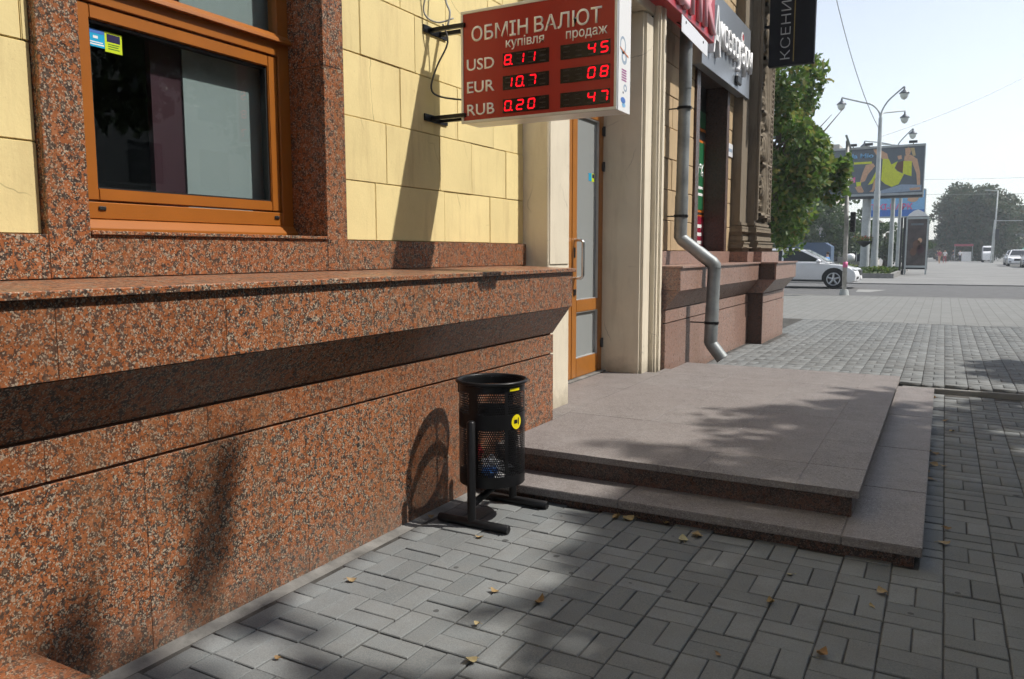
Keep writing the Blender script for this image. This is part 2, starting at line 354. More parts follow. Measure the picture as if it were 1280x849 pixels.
# ------------------------------------------------------------------ helpers
def wloc(o):
    v = Vector((0, 0, 0))
    while o is not None: v += o.location; o = o.parent
    return v
def tag(o, label=None, cat=None, group=None, kind=None):
    if label: o['label'] = label
    if cat: o['category'] = cat
    if group: o['group'] = group
    if kind: o['kind'] = kind
    return o
def thing(name, loc, label, cat, group=None, rz=0.0):
    o = bpy.data.objects.new(name, None); C.objects.link(o); o.empty_display_size = .1
    o.location = loc; o.rotation_euler = (0, 0, rz)
    return tag(o, label, cat, group)
def link(name, me, parent=None, loc=(0, 0, 0)):
    o = bpy.data.objects.new(name, me); C.objects.link(o); o.parent = parent; o.location = loc
    return o
class MB:
    def __init__(s): s.v = []; s.f = []; s.m = []; s.mi = 0
    def add(s, vs, fs):
        n = len(s.v); s.v += [tuple(v) for v in vs]; s.f += [tuple(i+n for i in f) for f in fs]; s.m += [s.mi]*len(fs); return s
    def box(s, x0, x1, y0, y1, z0, z1):
        if x0 > x1: x0, x1 = x1, x0
        if y0 > y1: y0, y1 = y1, y0
        if z0 > z1: z0, z1 = z1, z0
        v = [(x, y, z) for z in (z0, z1) for y in (y0, y1) for x in (x0, x1)]
        return s.add(v, [(0, 2, 3, 1), (4, 5, 7, 6), (0, 1, 5, 4), (2, 6, 7, 3), (0, 4, 6, 2), (1, 3, 7, 5)])
    def prism(s, pts, axis, a0, a1):
        """polygon in the two other axes (in xyz order), extruded along axis"""
        def mk(p, a):
            q = list(p); q.insert(axis, a); return tuple(q)
        n = len(pts); v = [mk(p, a0) for p in pts] + [mk(p, a1) for p in pts]
        f = [tuple(range(n)), tuple(range(2*n-1, n-1, -1))] + [(i, i+n, (i+1) % n+n, (i+1) % n) for i in range(n)]
        return s.add(v, f)
    def tube(s, pts, r, n=10, cap=True):
        pts = [Vector(p) for p in pts]
        rs = r if isinstance(r, (list, tuple)) else [r]*len(pts)
        rings = []; prev = None
        for i, p in enumerate(pts):
            t = (pts[min(i+1, len(pts)-1)] - pts[max(i-1, 0)]).normalized()
            if prev is None:
                a = Vector((0, 0, 1)) if abs(t.z) < .9 else Vector((1, 0, 0))
                u = t.cross(a).normalized()
            else:
                u = (prev - t*prev.dot(t)).normalized()
            prev = u; w = t.cross(u)
            rings.append([p + (u*math.cos(k*2*math.pi/n) + w*math.sin(k*2*math.pi/n))*rs[i] for k in range(n)])
        v = [q for rg in rings for q in rg]; f = []
        for i in range(len(pts)-1):
            for k in range(n):
                a = i*n+k; b = i*n+(k+1) % n; f.append((a, b, b+n, a+n))
        if cap: f += [tuple(range(n-1, -1, -1)), tuple(range(len(v)-n, len(v)))]
        return s.add(v, f)
    def lathe(s, cx, cy, prof, n=24, closed=False):
        v = []; f = []
        for r, z in prof:
            v += [(cx+r*math.cos(k*2*math.pi/n), cy+r*math.sin(k*2*math.pi/n), z) for k in range(n)]
        for i in range(len(prof)-1):
            for k in range(n):
                a = i*n+k; b = i*n+(k+1) % n; f.append((a, b, b+n, a+n))
        if closed: f += [tuple(range(n-1, -1, -1)), tuple(range(len(v)-n, len(v)))]
        return s.add(v, f)
    def sphere(s, c, rx, ry, rz, n=10, m=6):
        v = [(c[0], c[1], c[2]-rz)]; f = []
        for i in range(1, m):
            a = -math.pi/2 + math.pi*i/m
            v += [(c[0]+rx*math.cos(a)*math.cos(k*2*math.pi/n), c[1]+ry*math.cos(a)*math.sin(k*2*math.pi/n), c[2]+rz*math.sin(a)) for k in range(n)]
        v.append((c[0], c[1], c[2]+rz))
        for k in range(n): f.append((0, 1+(k+1) % n, 1+k))
        for i in range(m-2):
            for k in range(n):
                a = 1+i*n+k; b = 1+i*n+(k+1) % n; f.append((a, b, b+n, a+n))
        L = len(v)-1
        for k in range(n): f.append((L, 1+(m-2)*n+k, 1+(m-2)*n+(k+1) % n))
        return s.add(v, f)
    def mesh(s, name, mats, off=(0, 0, 0), bevel=0.0, seg=1, smooth=False, recalc=True, autos=None):
        me = bpy.data.meshes.new(name)
        bm = bmesh.new()
        o = Vector(off)
        vs = [bm.verts.new(Vector(v)-o) for v in s.v]
        for f, mi in zip(s.f, s.m):
            try:
                fc = bm.faces.new([vs[i] for i in f]); fc.material_index = mi
            except ValueError: pass
        if recalc: bmesh.ops.recalc_face_normals(bm, faces=bm.faces)
        if bevel:
            es = [e for e in bm.edges if len(e.link_faces) == 2 and e.calc_face_angle(0) > .5]
            bmesh.ops.bevel(bm, geom=es, offset=bevel, segments=seg, affect='EDGES', clamp_overlap=True)
        bm.to_mesh(me); bm.free()
        for m in (mats if isinstance(mats, (list, tuple)) else [mats]): me.materials.append(M[m])
        if smooth:
            me.polygons.foreach_set('use_smooth', [True]*len(me.polygons))
            if autos: me.set_sharp_from_angle(angle=R(autos))
        return me
    def build(s, name, mats, parent=None, local=False, **kw):
        off = (0, 0, 0) if local or parent is None else wloc(parent)
        return link(name, s.mesh(name, mats, off, **kw), parent)
    def single(s, name, mats, label, cat, group=None, kind=None, loc=None, **kw):
        """a top-level thing that is one mesh; origin at loc or base centre"""
        if loc is None:
            a = np.array(s.v); loc = (float(a[:, 0].mean()), float(a[:, 1].mean()), float(a[:, 2].min()))
        o = link(name, s.mesh(name, mats, loc, **kw), None, loc)
        return tag(o, label, cat, group, kind)
def arc(c, r, a0, a1, n, f):  # helper for curved tubes
    return [f(c, r, a0+(a1-a0)*i/(n-1)) for i in range(n)]
def text_part(name, s, parent, O, X, Y, width=None, height=None, mat='white_print', extrude=.002, bold=0.0, align='LEFT', shear=0.0, local=False):
    cu = bpy.data.curves.new('txt', 'FONT'); cu.body = s; cu.size = 1.0; cu.extrude = 0; cu.offset = bold; cu.shear = shear; cu.resolution_u = 3
    ob = bpy.data.objects.new('txt', cu); C.objects.link(ob)
    dg = bpy.context.evaluated_depsgraph_get()
    me = bpy.data.meshes.new_from_object(ob.evaluated_get(dg))
    bpy.data.objects.remove(ob); bpy.data.curves.remove(cu)
    a = np.array([v.co for v in me.vertices])
    bm = bmesh.new(); bm.from_mesh(me)
    g = bmesh.ops.extrude_face_region(bm, geom=bm.faces[:])
    for v in [q for q in g['geom'] if isinstance(q, bmesh.types.BMVert)]: v.co.z += 1.0
    x0, x1 = a[:, 0].min(), a[:, 0].max(); y0, y1 = a[:, 1].min(), a[:, 1].max()
    capy0 = y0 if height is None or not isinstance(height, tuple) else None
    sx = width/(x1-x0) if width else None
    if isinstance(height, tuple):           # (cap height in metres): scale by nominal cap height of the font
        sy = height[0]/0.72; base = 0.0
    elif height: sy = height/(y1-y0); base = y0
    else: sy = sx; base = 0.0
    if sx is None: sx = sy
    X = Vector(X); Y = Vector(Y); Z = X.cross(Y); O = Vector(O); P = Vector((0, 0, 0)) if local else wloc(parent)
    ox = 0.0 if align == 'LEFT' else (x1-x0)*sx/2
    for v in bm.verts:
        v.co = O - P + X*((v.co.x-x0)*sx-ox) + Y*((v.co.y-base)*sy) + Z*(v.co.z*extrude)
    bmesh.ops.recalc_face_normals(bm, faces=bm.faces)
    bm.to_mesh(me); bm.free(); me.materials.clear(); me.materials.append(M[mat])
    return link(name, me, parent)
def fastmesh(name, V, F, mat):
    me = bpy.data.meshes.new(name); V = np.asarray(V, np.float32); F = np.asarray(F, np.int32)
    me.vertices.add(len(V)); me.vertices.foreach_set('co', V.ravel())
    k = F.shape[1]; me.loops.add(F.size); me.loops.foreach_set('vertex_index', F.ravel())
    me.polygons.add(len(F)); me.polygons.foreach_set('loop_start', np.arange(0, F.size, k, dtype=np.int32))
    me.update(calc_edges=True); me.materials.append(M[mat]); return me
def leaves(name, P, size, mat, rng, droop=.35, lobes=False):
    """leaf-shaped folded quads at the points P"""
    n = len(P); P = np.asarray(P)
    d = rng.normal(size=(n, 3)); d[:, 2] -= droop; d /= np.linalg.norm(d, axis=1)[:, None]
    u = rng.normal(size=(n, 3)); u[:, 2] += .9
    s = np.cross(d, u); s /= np.linalg.norm(s, axis=1)[:, None]+1e-9
    nn = np.cross(s, d)
    L = (size*rng.uniform(.6, 1.35, n))[:, None]
    V = np.stack([P-d*L*.5, P+d*L*.08+s*L*.30+nn*L*.06, P+d*L*.5-nn*L*.08, P+d*L*.08-s*L*.30+nn*L*.06], 1).reshape(-1, 3)
    b = np.arange(n)[:, None]*4
    F = np.concatenate([b+[0, 1, 2], b+[0, 2, 3]], 1).reshape(-1, 3)
    return fastmesh(name, V, F, mat)
def make_tree(name, label, base, cc, rad, nclump, per, leaf, mat, seed, trunk=.18, group=None, csize=.30, fork=.35, shellmin=.35, cut=None):
    rng = np.random.default_rng(seed)
    base = Vector(base); cc = Vector(cc); rad = np.array(rad, float)
    root = thing(name, base, label, 'tree', group)
    cl = []
    while len(cl) < nclump:
        q = rng.normal(size=3); q /= np.linalg.norm(q); q *= rng.uniform(shellmin, 1)**.6
        if q[2] < -.75: continue
        q *= 1+.22*math.sin(3.1*math.atan2(q[1], q[0])+seed)*(.4+abs(q[2]))
        cl.append(np.array(cc)+q*rad)
    pts = []
    for p in cl:
        m = rng.normal(size=(per, 3)); m /= np.linalg.norm(m, axis=1)[:, None]
        m *= (rng.uniform(.1, 1, per)**.5)[:, None]*rad*csize*rng.uniform(.7, 1.25); m[:, 2] *= .75
        pts.append(p+m)
    pts = np.concatenate(pts)
    if cut is not None: pts = pts[cut(pts)]
    tr = MB(); h = cc.z-base.z
    top = Vector(cc)+Vector((0, 0, rad[2]*.35))
    P0 = [base, base.lerp(top, .3)+Vector((.05, .04, 0)), base.lerp(top, .6)+Vector((-.06, .05, 0)), top]
    tr.tube(P0, [trunk*1.25, trunk, trunk*.72, trunk*.2], 12)
    for i, p in enumerate(cl[:max(9, nclump//3)]):
        t = rng.uniform(fork, .85); s = base.lerp(top, t); e = Vector(p); mid = s.lerp(e, .5)+Vector((0, 0, -.08*(e-s).length))
        r = trunk*.42*(1-t*.6); tr.tube([s, mid, e], [r, r*.6, r*.15], 6)
    tr.build('trunk', 'bark', root, smooth=True)
    me = leaves('crown', pts-np.array(base), leaf, mat, rng)
    link('crown', me, root)
    return root

# ------------------------------------------------------------------ the ground
XW, YE = -2.347, 4.875
STEP_Y = 8.56
def gz(x, y):
    s = -.01*max(-3.2, min(3.0, x))
    if y < STEP_Y:
        return s + max(0.0, min(1.0, (y-3.9)/(STEP_Y-3.9)))*.055
    return .102 + s*max(0.0, 1-(y-STEP_Y)/12)
def sheet(name, xs, ys, dz, mat, kind='structure'):
    mb = MB(); nx = len(xs)
    v = [(x, y, gz(x, y)+dz) for y in ys for x in xs]
    f = [(j*nx+i, j*nx+i+1, (j+1)*nx+i+1, (j+1)*nx+i) for j in range(len(ys)-1) for i in range(nx-1)]
    mb.add(v, f); o = mb.build(name, mat); tag(o, kind=kind); return o
g = MB(); g.add([(-900, -900, -.12), (900, -900, -.12), (900, 1500, -.12), (-900, 1500, -.12)], [(0, 1, 2, 3)])
tag(g.build('ground', 'asphalt_light'), kind='structure')
pav = sheet('pavement', [-3.2, -2, -1, 0, 1, 2, 3, 7.5], [-7, -3, 0, 2, 3.9, 5, 6, 7, STEP_Y-.02], -.007, 'joint_sand')
pav2 = sheet('upper_pavement', [-9, -3.2, -2, -1, 0, 1, 2, 3, 7.5], [STEP_Y-.02+.0001, 10, 12, 14, 16.2], -.004, 'joint_sand')
pav3 = sheet('far_pavement', [-30, -9, -3.2, -1, 1, 3, 30], [16.2, 18, 20.6, 25.75], -.002, 'paving_far')
# kerb strips and the road with the square beyond it
k = MB(); k.box(-.30, 7.5, STEP_Y-.05, STEP_Y-.004, -.05, .096)
tag(k.build('kerb_strip', 'kerb_stone', bevel=.006), kind='structure')
k = MB(); k.prism([(-60, 25.75), (60, 25.75), (60, 25.95), (-60, 25.95)], 2, -.1, .104); tag(k.build('road_kerb', 'kerb_stone'), kind='structure')
k = MB(); k.add([(-60, 25.95, .062), (60, 25.95, .062), (60, 36.2, .062), (-60, 37.4, .062)], [(0, 1, 2, 3)])
road = tag(k.build('road', 'asphalt'), kind='structure')
k = MB(); k.add([(-60, 37.4, .10), (60, 36.2, .10), (60, 400, .10), (-60, 400, .10)], [(0, 1, 2, 3)])
k.add([(-60, 37.4, .0), (60, 36.2, .0), (60, 36.2, .10), (-60, 37.4, .10)], [(0, 1, 2, 3)])
tag(k.build('square', 'asphalt_light'), kind='structure')
k = MB()
for i in range(1): k.add([(-2.0+i*1.6-.6, 29.2, .067), (-2.5+i*1.6+.35, 29.2, .067), (-2.5+i*1.6+.75, 31.2, .067), (-2.5+i*1.6-.2, 31.2, .067)], [(0, 1, 2, 3)])
k.build('road_marking', 'road_paint', road)

# pavers in basket weave, cells of 0.2023 m
CS = .2023; X0, Y0 = .068, 2.78
def paver_mesh(lx, ly, name='paver'):
    mb = MB(); a, b, t = lx/2, ly/2, .003
    v = [(-a, -b, -.03), (a, -b, -.03), (a, b, -.03), (-a, b, -.03), (-a, -b, -t), (a, -b, -t), (a, b, -t), (-a, b, -t),
         (-a+t, -b+t, 0), (a-t, -b+t, 0), (a-t, b-t, 0), (-a+t, b-t, 0)]
    f = [(8, 9, 10, 11)] + [(i, (i+1) % 4, (i+1) % 4+4, i+4) for i in range(4)] + [(i+4, (i+1) % 4+4, (i+1) % 4+8, i+8) for i in range(4)]
    mb.add(v, f); return mb
BL, BW = CS-.0058, CS/2-.0058
pm = {'H': paver_mesh(BL, BW), 'V': paver_mesh(BW, BL)}
pme = {k_: m_.mesh('paver', 'paver_concrete') for k_, m_ in pm.items()}
def in_view(x, y, z):
    d = Vector((x, y, z-1.4)); dz = d.dot(fw)
    if dz < .3: return None
    px = 640+980.7*d.dot(rt)/dz; py = 424.5-980.7*d.dot(up2)/dz
    if px < -70 or px > 1350 or py > 930 or py < 0: return None
    return dz
cells = []; cuts = []
rp = random.Random(3)
for i in range(-13, 36):
    for j in range(-30, 68):
        xa, ya = X0+i*CS, Y0+j*CS
        for h in (0, 1):
            if (i+j) % 2: kd, cx, cy = 'H', xa+CS/2, ya+CS*(.25+.5*h)
            else: kd, cx, cy = 'V', xa+CS*(.25+.5*h), ya+CS/2
            if cx > 7.3 or cy > 16.1: continue
            lim = XW+.075 if cy < 7.6 else (-2.36 if cy < 11.3 or cy > 13.1 else -2.13)
            half = (BL if kd == 'H' else BW)/2
            cutx = None
            if cx-half < lim:
                if cx+half-lim < .035: continue
                cutx = lim
            if 3.86 < cy < STEP_Y-.03 and cx < -.10+.06: continue
            if abs(cy-STEP_Y) < .14 and cx > -.3: continue
            if cy < STEP_Y and cy > STEP_Y-.2 and cx > -.3: continue
            z = gz(cx, cy)
            dz = in_view(cx, cy, z)
            cells.append((kd, cx, cy, z, dz)) if cutx is None else cuts.append((kd, cx, cy, z, cutx))
vis = [c_ for c_ in cells if c_[4] is not None]
vis.sort(key=lambda c_: c_[4])
near = vis[:300]; nearset = set((c_[1], c_[2]) for c_ in near)
for kd, cx, cy, z, dz in near:
    o = bpy.data.objects.new('paver', pme[kd]); C.objects.link(o); o.parent = pav
    o.location = (cx+rp.uniform(-.001, .001), cy+rp.uniform(-.001, .001), z+rp.uniform(-.003, .003))
    o.rotation_euler = (rp.uniform(-.012, .012), .01+rp.uniform(-.012, .012), rp.uniform(-.012, .012))
for par, test in ((pav, lambda y: y < STEP_Y), (pav2, lambda y: y >= STEP_Y)):
    VV = []; FF = []; nb = 0
    for kd, cx, cy, z, dz in cells:
        if (cx, cy) in nearset or not test(cy): continue
        if dz is None and (cy > 9 or cx > 4): continue
        zz = z+rp.uniform(-.002, .002)
        base = np.array(pm[kd].v); tx, ty = rp.uniform(-.008, .008), rp.uniform(-.008, .008)
        base = base+np.stack([np.zeros(12), np.zeros(12), base[:, 0]*(ty-.01)+base[:, 1]*tx], 1)
        VV.append(base+[cx, cy, zz]); FF.append(np.array(pm[kd].f)+nb); nb += 12
    for kd, cx, cy, z, cutx in cuts:
        if not test(cy): continue
        half = (BL if kd == 'H' else BW)/2; base = np.array(pm[kd].v)
        k_ = (cx+half-cutx)/(2*half); base[:, 0] = half+(base[:, 0]-half)*k_; base[:, 2] -= base[:, 0]*.01
        VV.append(base+[cx, cy, z]); FF.append(np.array(pm[kd].f)+nb); nb += 12
    me = fastmesh('paver_field', np.concatenate(VV), np.concatenate(FF), 'paver_concrete')
    o = link('paver_field', me, par); o['kind'] = 'stuff'
# cement strip along the foot of the granite wall
k = MB(); k.prism([(XW-.02, .0), (XW+.068, .0), (XW+.068, .0145), (XW+.01, .026), (XW-.02, .026)], 1, .6, 3.83)
k.build('wall_foot_strip', 'cement', pav, bevel=.002)

# ------------------------------------------------------------------ yellow building with granite base
B1 = thing('bank_building', (-2.7, 3.0, 0), 'yellow plastered building with speckled red granite base and a brown window', 'building')
def joints(a, b, mids): 
    e = [a]+[m for m in mids if a < m < b]+[b]; return list(zip(e[:-1], e[1:]))
gap = .0005
bw = MB().box(XW-.30, XW-.012, -2.5, YE-.02, -.05, .86).build('plinth_wall', 'granite_joint', B1)
for a, b in joints(-2.5, YE, [-1.9, -1.2, -.5, .2, .9, 1.68, 2.45, 3.2, 4.05]):
    MB().box(XW-.03, XW, a+gap, b-gap, -.03, .703).build('panel', 'granite_red', bw, bevel=.0015)
for a, b in joints(-2.5, YE, [-1.7, -.9, -.1, .6, 1.35, 1.95, 2.75, 3.6, 4.3]):
    MB().box(XW-.03, XW, a+gap, b-gap, .714, .842).build('panel', 'granite_red', bw, bevel=.0015)
# flared underside and fascia
fl = MB().prism([(XW-.03, .852), (XW-.004, .852), (-2.218, 1.036), (-2.5, 1.036)], 1, -2.5, YE-.003).build('flared_course', 'granite_red', B1)
fa = MB().box(-2.70, -2.232, -2.5, YE-.012, 1.04, 1.272).build('fascia_course', 'granite_joint', B1)
for a, b in joints(-2.5, YE, [-1.6, -.9, -.1, .62, 1.325, 1.93, 2.75, 3.55, 4.25]):
    MB().box(-2.236, -2.205, a+gap, b-gap, 1.040, 1.2725).build('panel', 'granite_red', fa, bevel=.0015)
MB().box(-2.5, -2.207, YE-.011, YE, 1.041, 1.272).build('panel', 'granite_red', fa)
for a, b in joints(-2.5, YE+.012, [-1.3, -.3, .75, 1.8, 2.85, 3.9]):
    mb = MB().prism([(-2.72, 1.274), (-2.183, 1.274), (-2.183, 1.298), (-2.72, 1.3145)], 1, a+gap, b-gap)
    mb.build('ledge_slab', 'granite_red', B1, bevel=.003)
# granite strip above the ledge, pilasters, sill
XP = -2.665; XY = -2.70
for a, b in [(-2.5, -.4), (-.4, .7), (.7, 1.597), (3.125, 3.95), (3.95, 5.075)]:
    MB().box(-2.74, XP, a+gap, b-gap, 1.316, 1.4655).build('plinth_strip', 'granite_red', B1, bevel=.0015)
for a, b in [(1.7485, 2.40), (2.40, 2.978)]:
    MB().box(-2.93, XP-.001, a+gap, b-gap, 1.316, 1.468).build('plinth_strip', 'granite_red', B1, bevel=.0015)
MB().box(-2.93, XP+.010, 1.7485, 2.977, 1.4685, 1.483).build('window_sill', 'granite_red', B1, bevel=.002)
for a, b in ((1.598, 1.748), (2.978, 3.124)):
    pl = MB().box(-2.95, XP-.012, a+.01, b-.01, 1.316, 3.6).build('pilaster', 'dark_backing', B1)
    for z0, z1 in ((1.316, 2.30), (2.302, 3.6)):
        MB().box(XP-.02, XP+.001, a, b, z0+.0005, z1).build('panel', 'granite_red', pl, bevel=.0015)
        MB().box(-2.95, XP-.0205, a, a+.012, z0+.0005, z1).build('panel', 'granite_red', pl)
        MB().box(-2.95, XP-.0205, b-.012, b, z0+.0005, z1).build('panel', 'granite_red', pl)
# yellow wall: backing and plaster blocks
yw = MB().box(-2.93, XY-.012, 3.125, 5.098, 1.30, 3.8).box(-2.93, XY-.012, -2.5, 1.597, 1.30, 3.8).build('yellow_wall', 'mortar', B1)
zc = [1.467, 1.775, 2.10, 2.42, 2.74, 3.06, 3.38]
vj = [[3.40, 4.07, 4.62], [3.50, 4.02, 4.39, 4.84], [3.637, 4.224, 4.673], [3.30, 3.78, 4.28, 4.75], [3.647, 4.1, 4.6], [3.4, 3.9, 4.4, 4.8]]
vl = [[-1.2, -.3, .5, 1.1], [-1.6, -.7, .2, 1.0], [-1.2, -.3, .5, 1.571], [-1.6, -.7, .2, 1.0], [-1.2, -.3, .5, 1.1], [-1.6, .2, 1.0]]
rb = random.Random(5)
for ci in range(6):
    for rngs in (joints(3.125, 5.098, vj[ci]), joints(-2.5, 1.5965, vl[ci])):
        for a, b in rngs:
            dx = rb.uniform(-.002, .002); jw = rb.uniform(.0007, .0016)
            MB().box(XY-.02, XY+dx, a+jw, b-jw, zc[ci]+rb.uniform(.0012, .003), zc[ci+1]-.0012).build('wall_block', 'stucco_yellow', yw, bevel=.003, seg=2)
MB().box(-2.93, XY, -2.5, 5.098, 3.80, 9.0).build('upper_wall', 'stucco_yellow', B1)
MB().box(-2.93, XY+.002, -2.5, 5.098, 3.381, 3.7995).build('frieze', 'stucco_yellow', yw)
MB().box(-3.6, -2.60, -2.5, 7.55, 8.9, 9.3).build('cornice', 'stucco_cream', B1)
# the body behind
bd = MB().box(-9, -4.6, -2.5, 7.56, 0, 9.2).box(-4.6, -2.94, -2.55, -2.5, 0, 9.2).box(-4.6, -2.94, 5.3, 5.42, 0, 9.2)
bd.box(-4.6, -2.94, -2.5, 7.56, 8.4, 8.8).box(-4.6, -2.94, -2.5, 5.3, 3.45, 3.6).box(-4.6, -2.94, -2.5, 5.3, .9, 1.3).box(-4.6, -2.94, 7.3, 7.55, 0, 9.2).box(-3.05, -2.94, 5.42, 7.3, 3.6, 9.2)
bd.build('inner_wall', 'room_wall', B1)
MB().box(-3.75, -3.25, 1.9, 2.5, 1.3, 1.72).box(-3.6, -3.45, 2.0, 2.3, 1.72, 2.05).build('desk', 'room_desk', B1, bevel=.01)

# window: frame, lower sash, transom light
XN = -2.885
win = MB()
win.box(XN-.06, XN, 2.905, 2.977, 1.485, 3.44).box(XN-.06, XN, 1.75, 1.868, 1.485, 3.44)
win.box(XN-.06, XN, 1.868, 2.905, 1.535, 1.600).box(XN-.06, XN, 1.868, 2.905, 2.350, 2.412)
win.box(XN-.06, XN, 1.868, 2.905, 3.36, 3.44)
window = win.build('window', 'frame_ochre', B1, bevel=.003)
MB().prism([(XN-.055, 1.486), (XN+.030, 1.486), (XN+.030, 1.500), (XN+.002, 1.533), (XN-.055, 1.533)], 1, 1.752, 2.975).build('drip_rail', 'frame_ochre', window, bevel=.002)
MB().prism([(XN-.02, 2.4125), (XN+.026, 2.4125), (XN+.022, 2.43), (XN-.005, 2.457), (XN-.02, 2.457)], 1, 1.752, 2.9755).build('drip_rail', 'frame_ochre', window, bevel=.002)
sa = MB(); XA = XN-.006
sa.box(XA-.05, XA, 1.872, 1.940, 1.606, 2.344).box(XA-.05, XA, 2.843, 2.900, 1.606, 2.344)
sa.box(XA-.05, XA, 1.9402, 2.8428, 1.606, 1.653).box(XA-.05, XA, 1.9402, 2.8428, 2.291, 2.344)
sa.build('sash', 'frame_ochre', window, bevel=.004, seg=2)
ga = MB()
for q in ((1.940, 1.947, 1.653, 2.291), (2.833, 2.8428, 1.653, 2.291), (1.947, 2.833, 1.6535, 1.660), (1.947, 2.833, 2.279, 2.2905)): ga.box(XA-.045, XA-.012, *q)
ga.build('gasket', 'gasket', window)
MB().box(XA-.034, XA-.028, 1.945, 2.835, 1.658, 2.281).build('pane', 'glass_clear', window)
MB().box(XN-.034, XN-.028, 1.868, 2.905, 2.457, 3.36).build('pane', 'glass_clear', window)
for y in (1.945, 2.862): MB().box(XN-.001, XN+.006, y-.016, y+.016, 1.568, 1.584).build('drain_cap', 'gasket', window, bevel=.003)
MB().box(-2.985, -2.980, 2.425, 2.965, 1.52, 3.3).build('blind', 'blind', window)
MB().box(-3.02, -2.99, 2.27, 2.44, 1.50, 3.3).build('dark_panel', 'maroon_panel', window)
xs = XA-.0275
st = MB().box(xs, xs+.0008, 1.947, 2.018, 2.196, 2.262).build('sticker', 'cyan_print', window)
MB().box(xs+.0009, xs+.0012, 1.951, 2.014, 2.203, 2.208).box(xs+.0009, xs+.0012, 1.951, 2.010, 2.212, 2.216).box(xs+.0009, xs+.0012, 1.970, 1.990, 2.228, 2.238).build('sticker_print', 'white_print', window)
MB().box(xs+.0009, xs+.0012, 1.9475, 2.0175, 2.247, 2.2615).build('sticker_print', 'blue_print', window)
st2 = MB().box(xs, xs+.0008, 2.0185, 2.092, 2.187, 2.263).build('sticker', 'lime_print', window)
MB().box(xs+.0009, xs+.0013, 2.027, 2.084, 2.226, 2.256).build('sticker_print', 'navy_print', window)
MB().box(xs+.0009, xs+.0013, 2.032, 2.080, 2.216, 2.219).box(xs+.0009, xs+.0013, 2.032, 2.076, 2.208, 2.211).box(xs+.0009, xs+.0013, 2.032, 2.080, 2.199, 2.202).build('sticker_print', 'green_print', window)

# door surround
ds = MB()
ds.box(-2.95, -2.50, 5.10, 5.465, .20, 3.62)
ds.box(-2.95, -2.50, 5.10, 7.375, 3.62, 4.4)
dsn = ds.build('door_surround', 'stucco_cream', B1, bevel=.006, seg=2)
MB().box(-2.498, -2.492, 5.118, 5.44, 1.318, 3.60).build('jamb_panel', 'stucco_cream', dsn, bevel=.003)
MB().box(-2.95, -2.507, 7.145, 7.375, .20, 3.6195).build('jamb', 'stucco_cream', dsn, bevel=.028, seg=4, smooth=True, autos=35)
MB().box(-2.80, -2.452, 7.386, 7.455, .20, 9.0).build('jamb', 'stucco_cream', dsn, bevel=.018, seg=3, smooth=True, autos=35)
MB().box(-2.80, -2.440, 7.466, 7.545, .20, 9.0).build('jamb', 'stucco_cream', dsn, bevel=.010, seg=2)
MB().box(-2.95, -2.508, 5.10, 7.385, 4.401, 9.0).build('jamb', 'stucco_cream', dsn)
MB().box(-2.72, -2.52, 7.375, 7.60, .18, 9.0).build('gap_filler', 'dark_backing', dsn)  # near-black block filling the gap before the stone building
# doors: two leaves, meeting at y = 6.42
XD = -2.91
def leaf_door(y0, y1, handle_y, first):
    d = MB(); z0, z1 = .262, 2.74
    d.box(XD-.05, XD, y0, y0+.105, z0, z1).box(XD-.05, XD, y1-.075, y1, z0, z1)
    for a, b in ((z0, .435), (.862, .972), (2.63, z1)): d.box(XD-.05, XD, y0+.1052, y1-.0752, a, b)
    o = d.build('door', 'door_ochre', B1, bevel=.004, seg=2)
    ya, yb = y0+.105, y1-.075
    for a, b in ((.435, .862), (.972, 2.63)):
        MB().box(XD-.036, XD-.028, ya, yb, a, b).build('pane', 'glass_frosted', o)
        bd_ = MB()
        bd_.box(XD-.028, XD-.006, ya+.0005, ya+.008, a+.0005, b-.0005).box(XD-.028, XD-.006, yb-.008, yb-.0005, a+.0005, b-.0005)
        bd_.box(XD-.028, XD-.006, ya+.0085, yb-.0085, a+.0005, a+.008).box(XD-.028, XD-.006, ya+.0085, yb-.0085, b-.008, b-.0005)
        bd_.build('bead', 'alu', o)
    if handle_y:
        hm = MB(); x1 = XD+.085
        hm.tube([(XD-.002, handle_y, 1.515), (XD+.06, handle_y, 1.515), (x1-.008, handle_y, 1.508), (x1, handle_y, 1.49), (x1, handle_y, 1.20), (x1-.008, handle_y, 1.182), (XD+.06, handle_y, 1.175), (XD-.002, handle_y, 1.175)], .0135, 12)
        hm.build('handle', 'chrome', o, smooth=True, autos=60)
        MB().box(XD, XD+.012, handle_y-.02, handle_y+.02, 1.02, 1.075).box(XD, XD+.006, handle_y-.014, handle_y+.014, 1.36, 1.45).build('lock', 'gasket', o, bevel=.003)
        MB().box(XD-.0275, XD-.0265, 6.845, 6.915, 2.07, 2.14).build('sticker', 'cyan_print', o)
        MB().box(XD-.0275, XD-.0264, 6.916, 6.985, 2.066, 2.142).build('sticker', 'lime_print', o)
        MB().box(XD-.0263, XD-.0258, 6.926, 6.975, 2.10, 2.135).build('sticker_print', 'navy_print', o)
        for z in (.53, 2.22, 2.55):
            MB().tube([(XD+.008, y1+.008, z-.045), (XD+.008, y1+.008, z+.045)], .014, 10).box(XD-.01, XD+.006, y1-.02, y1+.035, z-.04, z+.03).build('hinge', 'dark_plastic', o)
leaf_door(6.425, 7.115, 6.475, True)
leaf_door(5.73, 6.415, None, False)
df = MB(); df.box(XD-.07, XD-.004, 7.1165, 7.1445, .25, 3.6).box(XD-.07, XD-.004, 5.468, 5.7285, .25, 3.6).box(XD-.07, XD-.004, 5.7285, 7.1165, 2.745, 2.82)
dfo = df.build('door_frame', 'door_ochre', B1, bevel=.003)
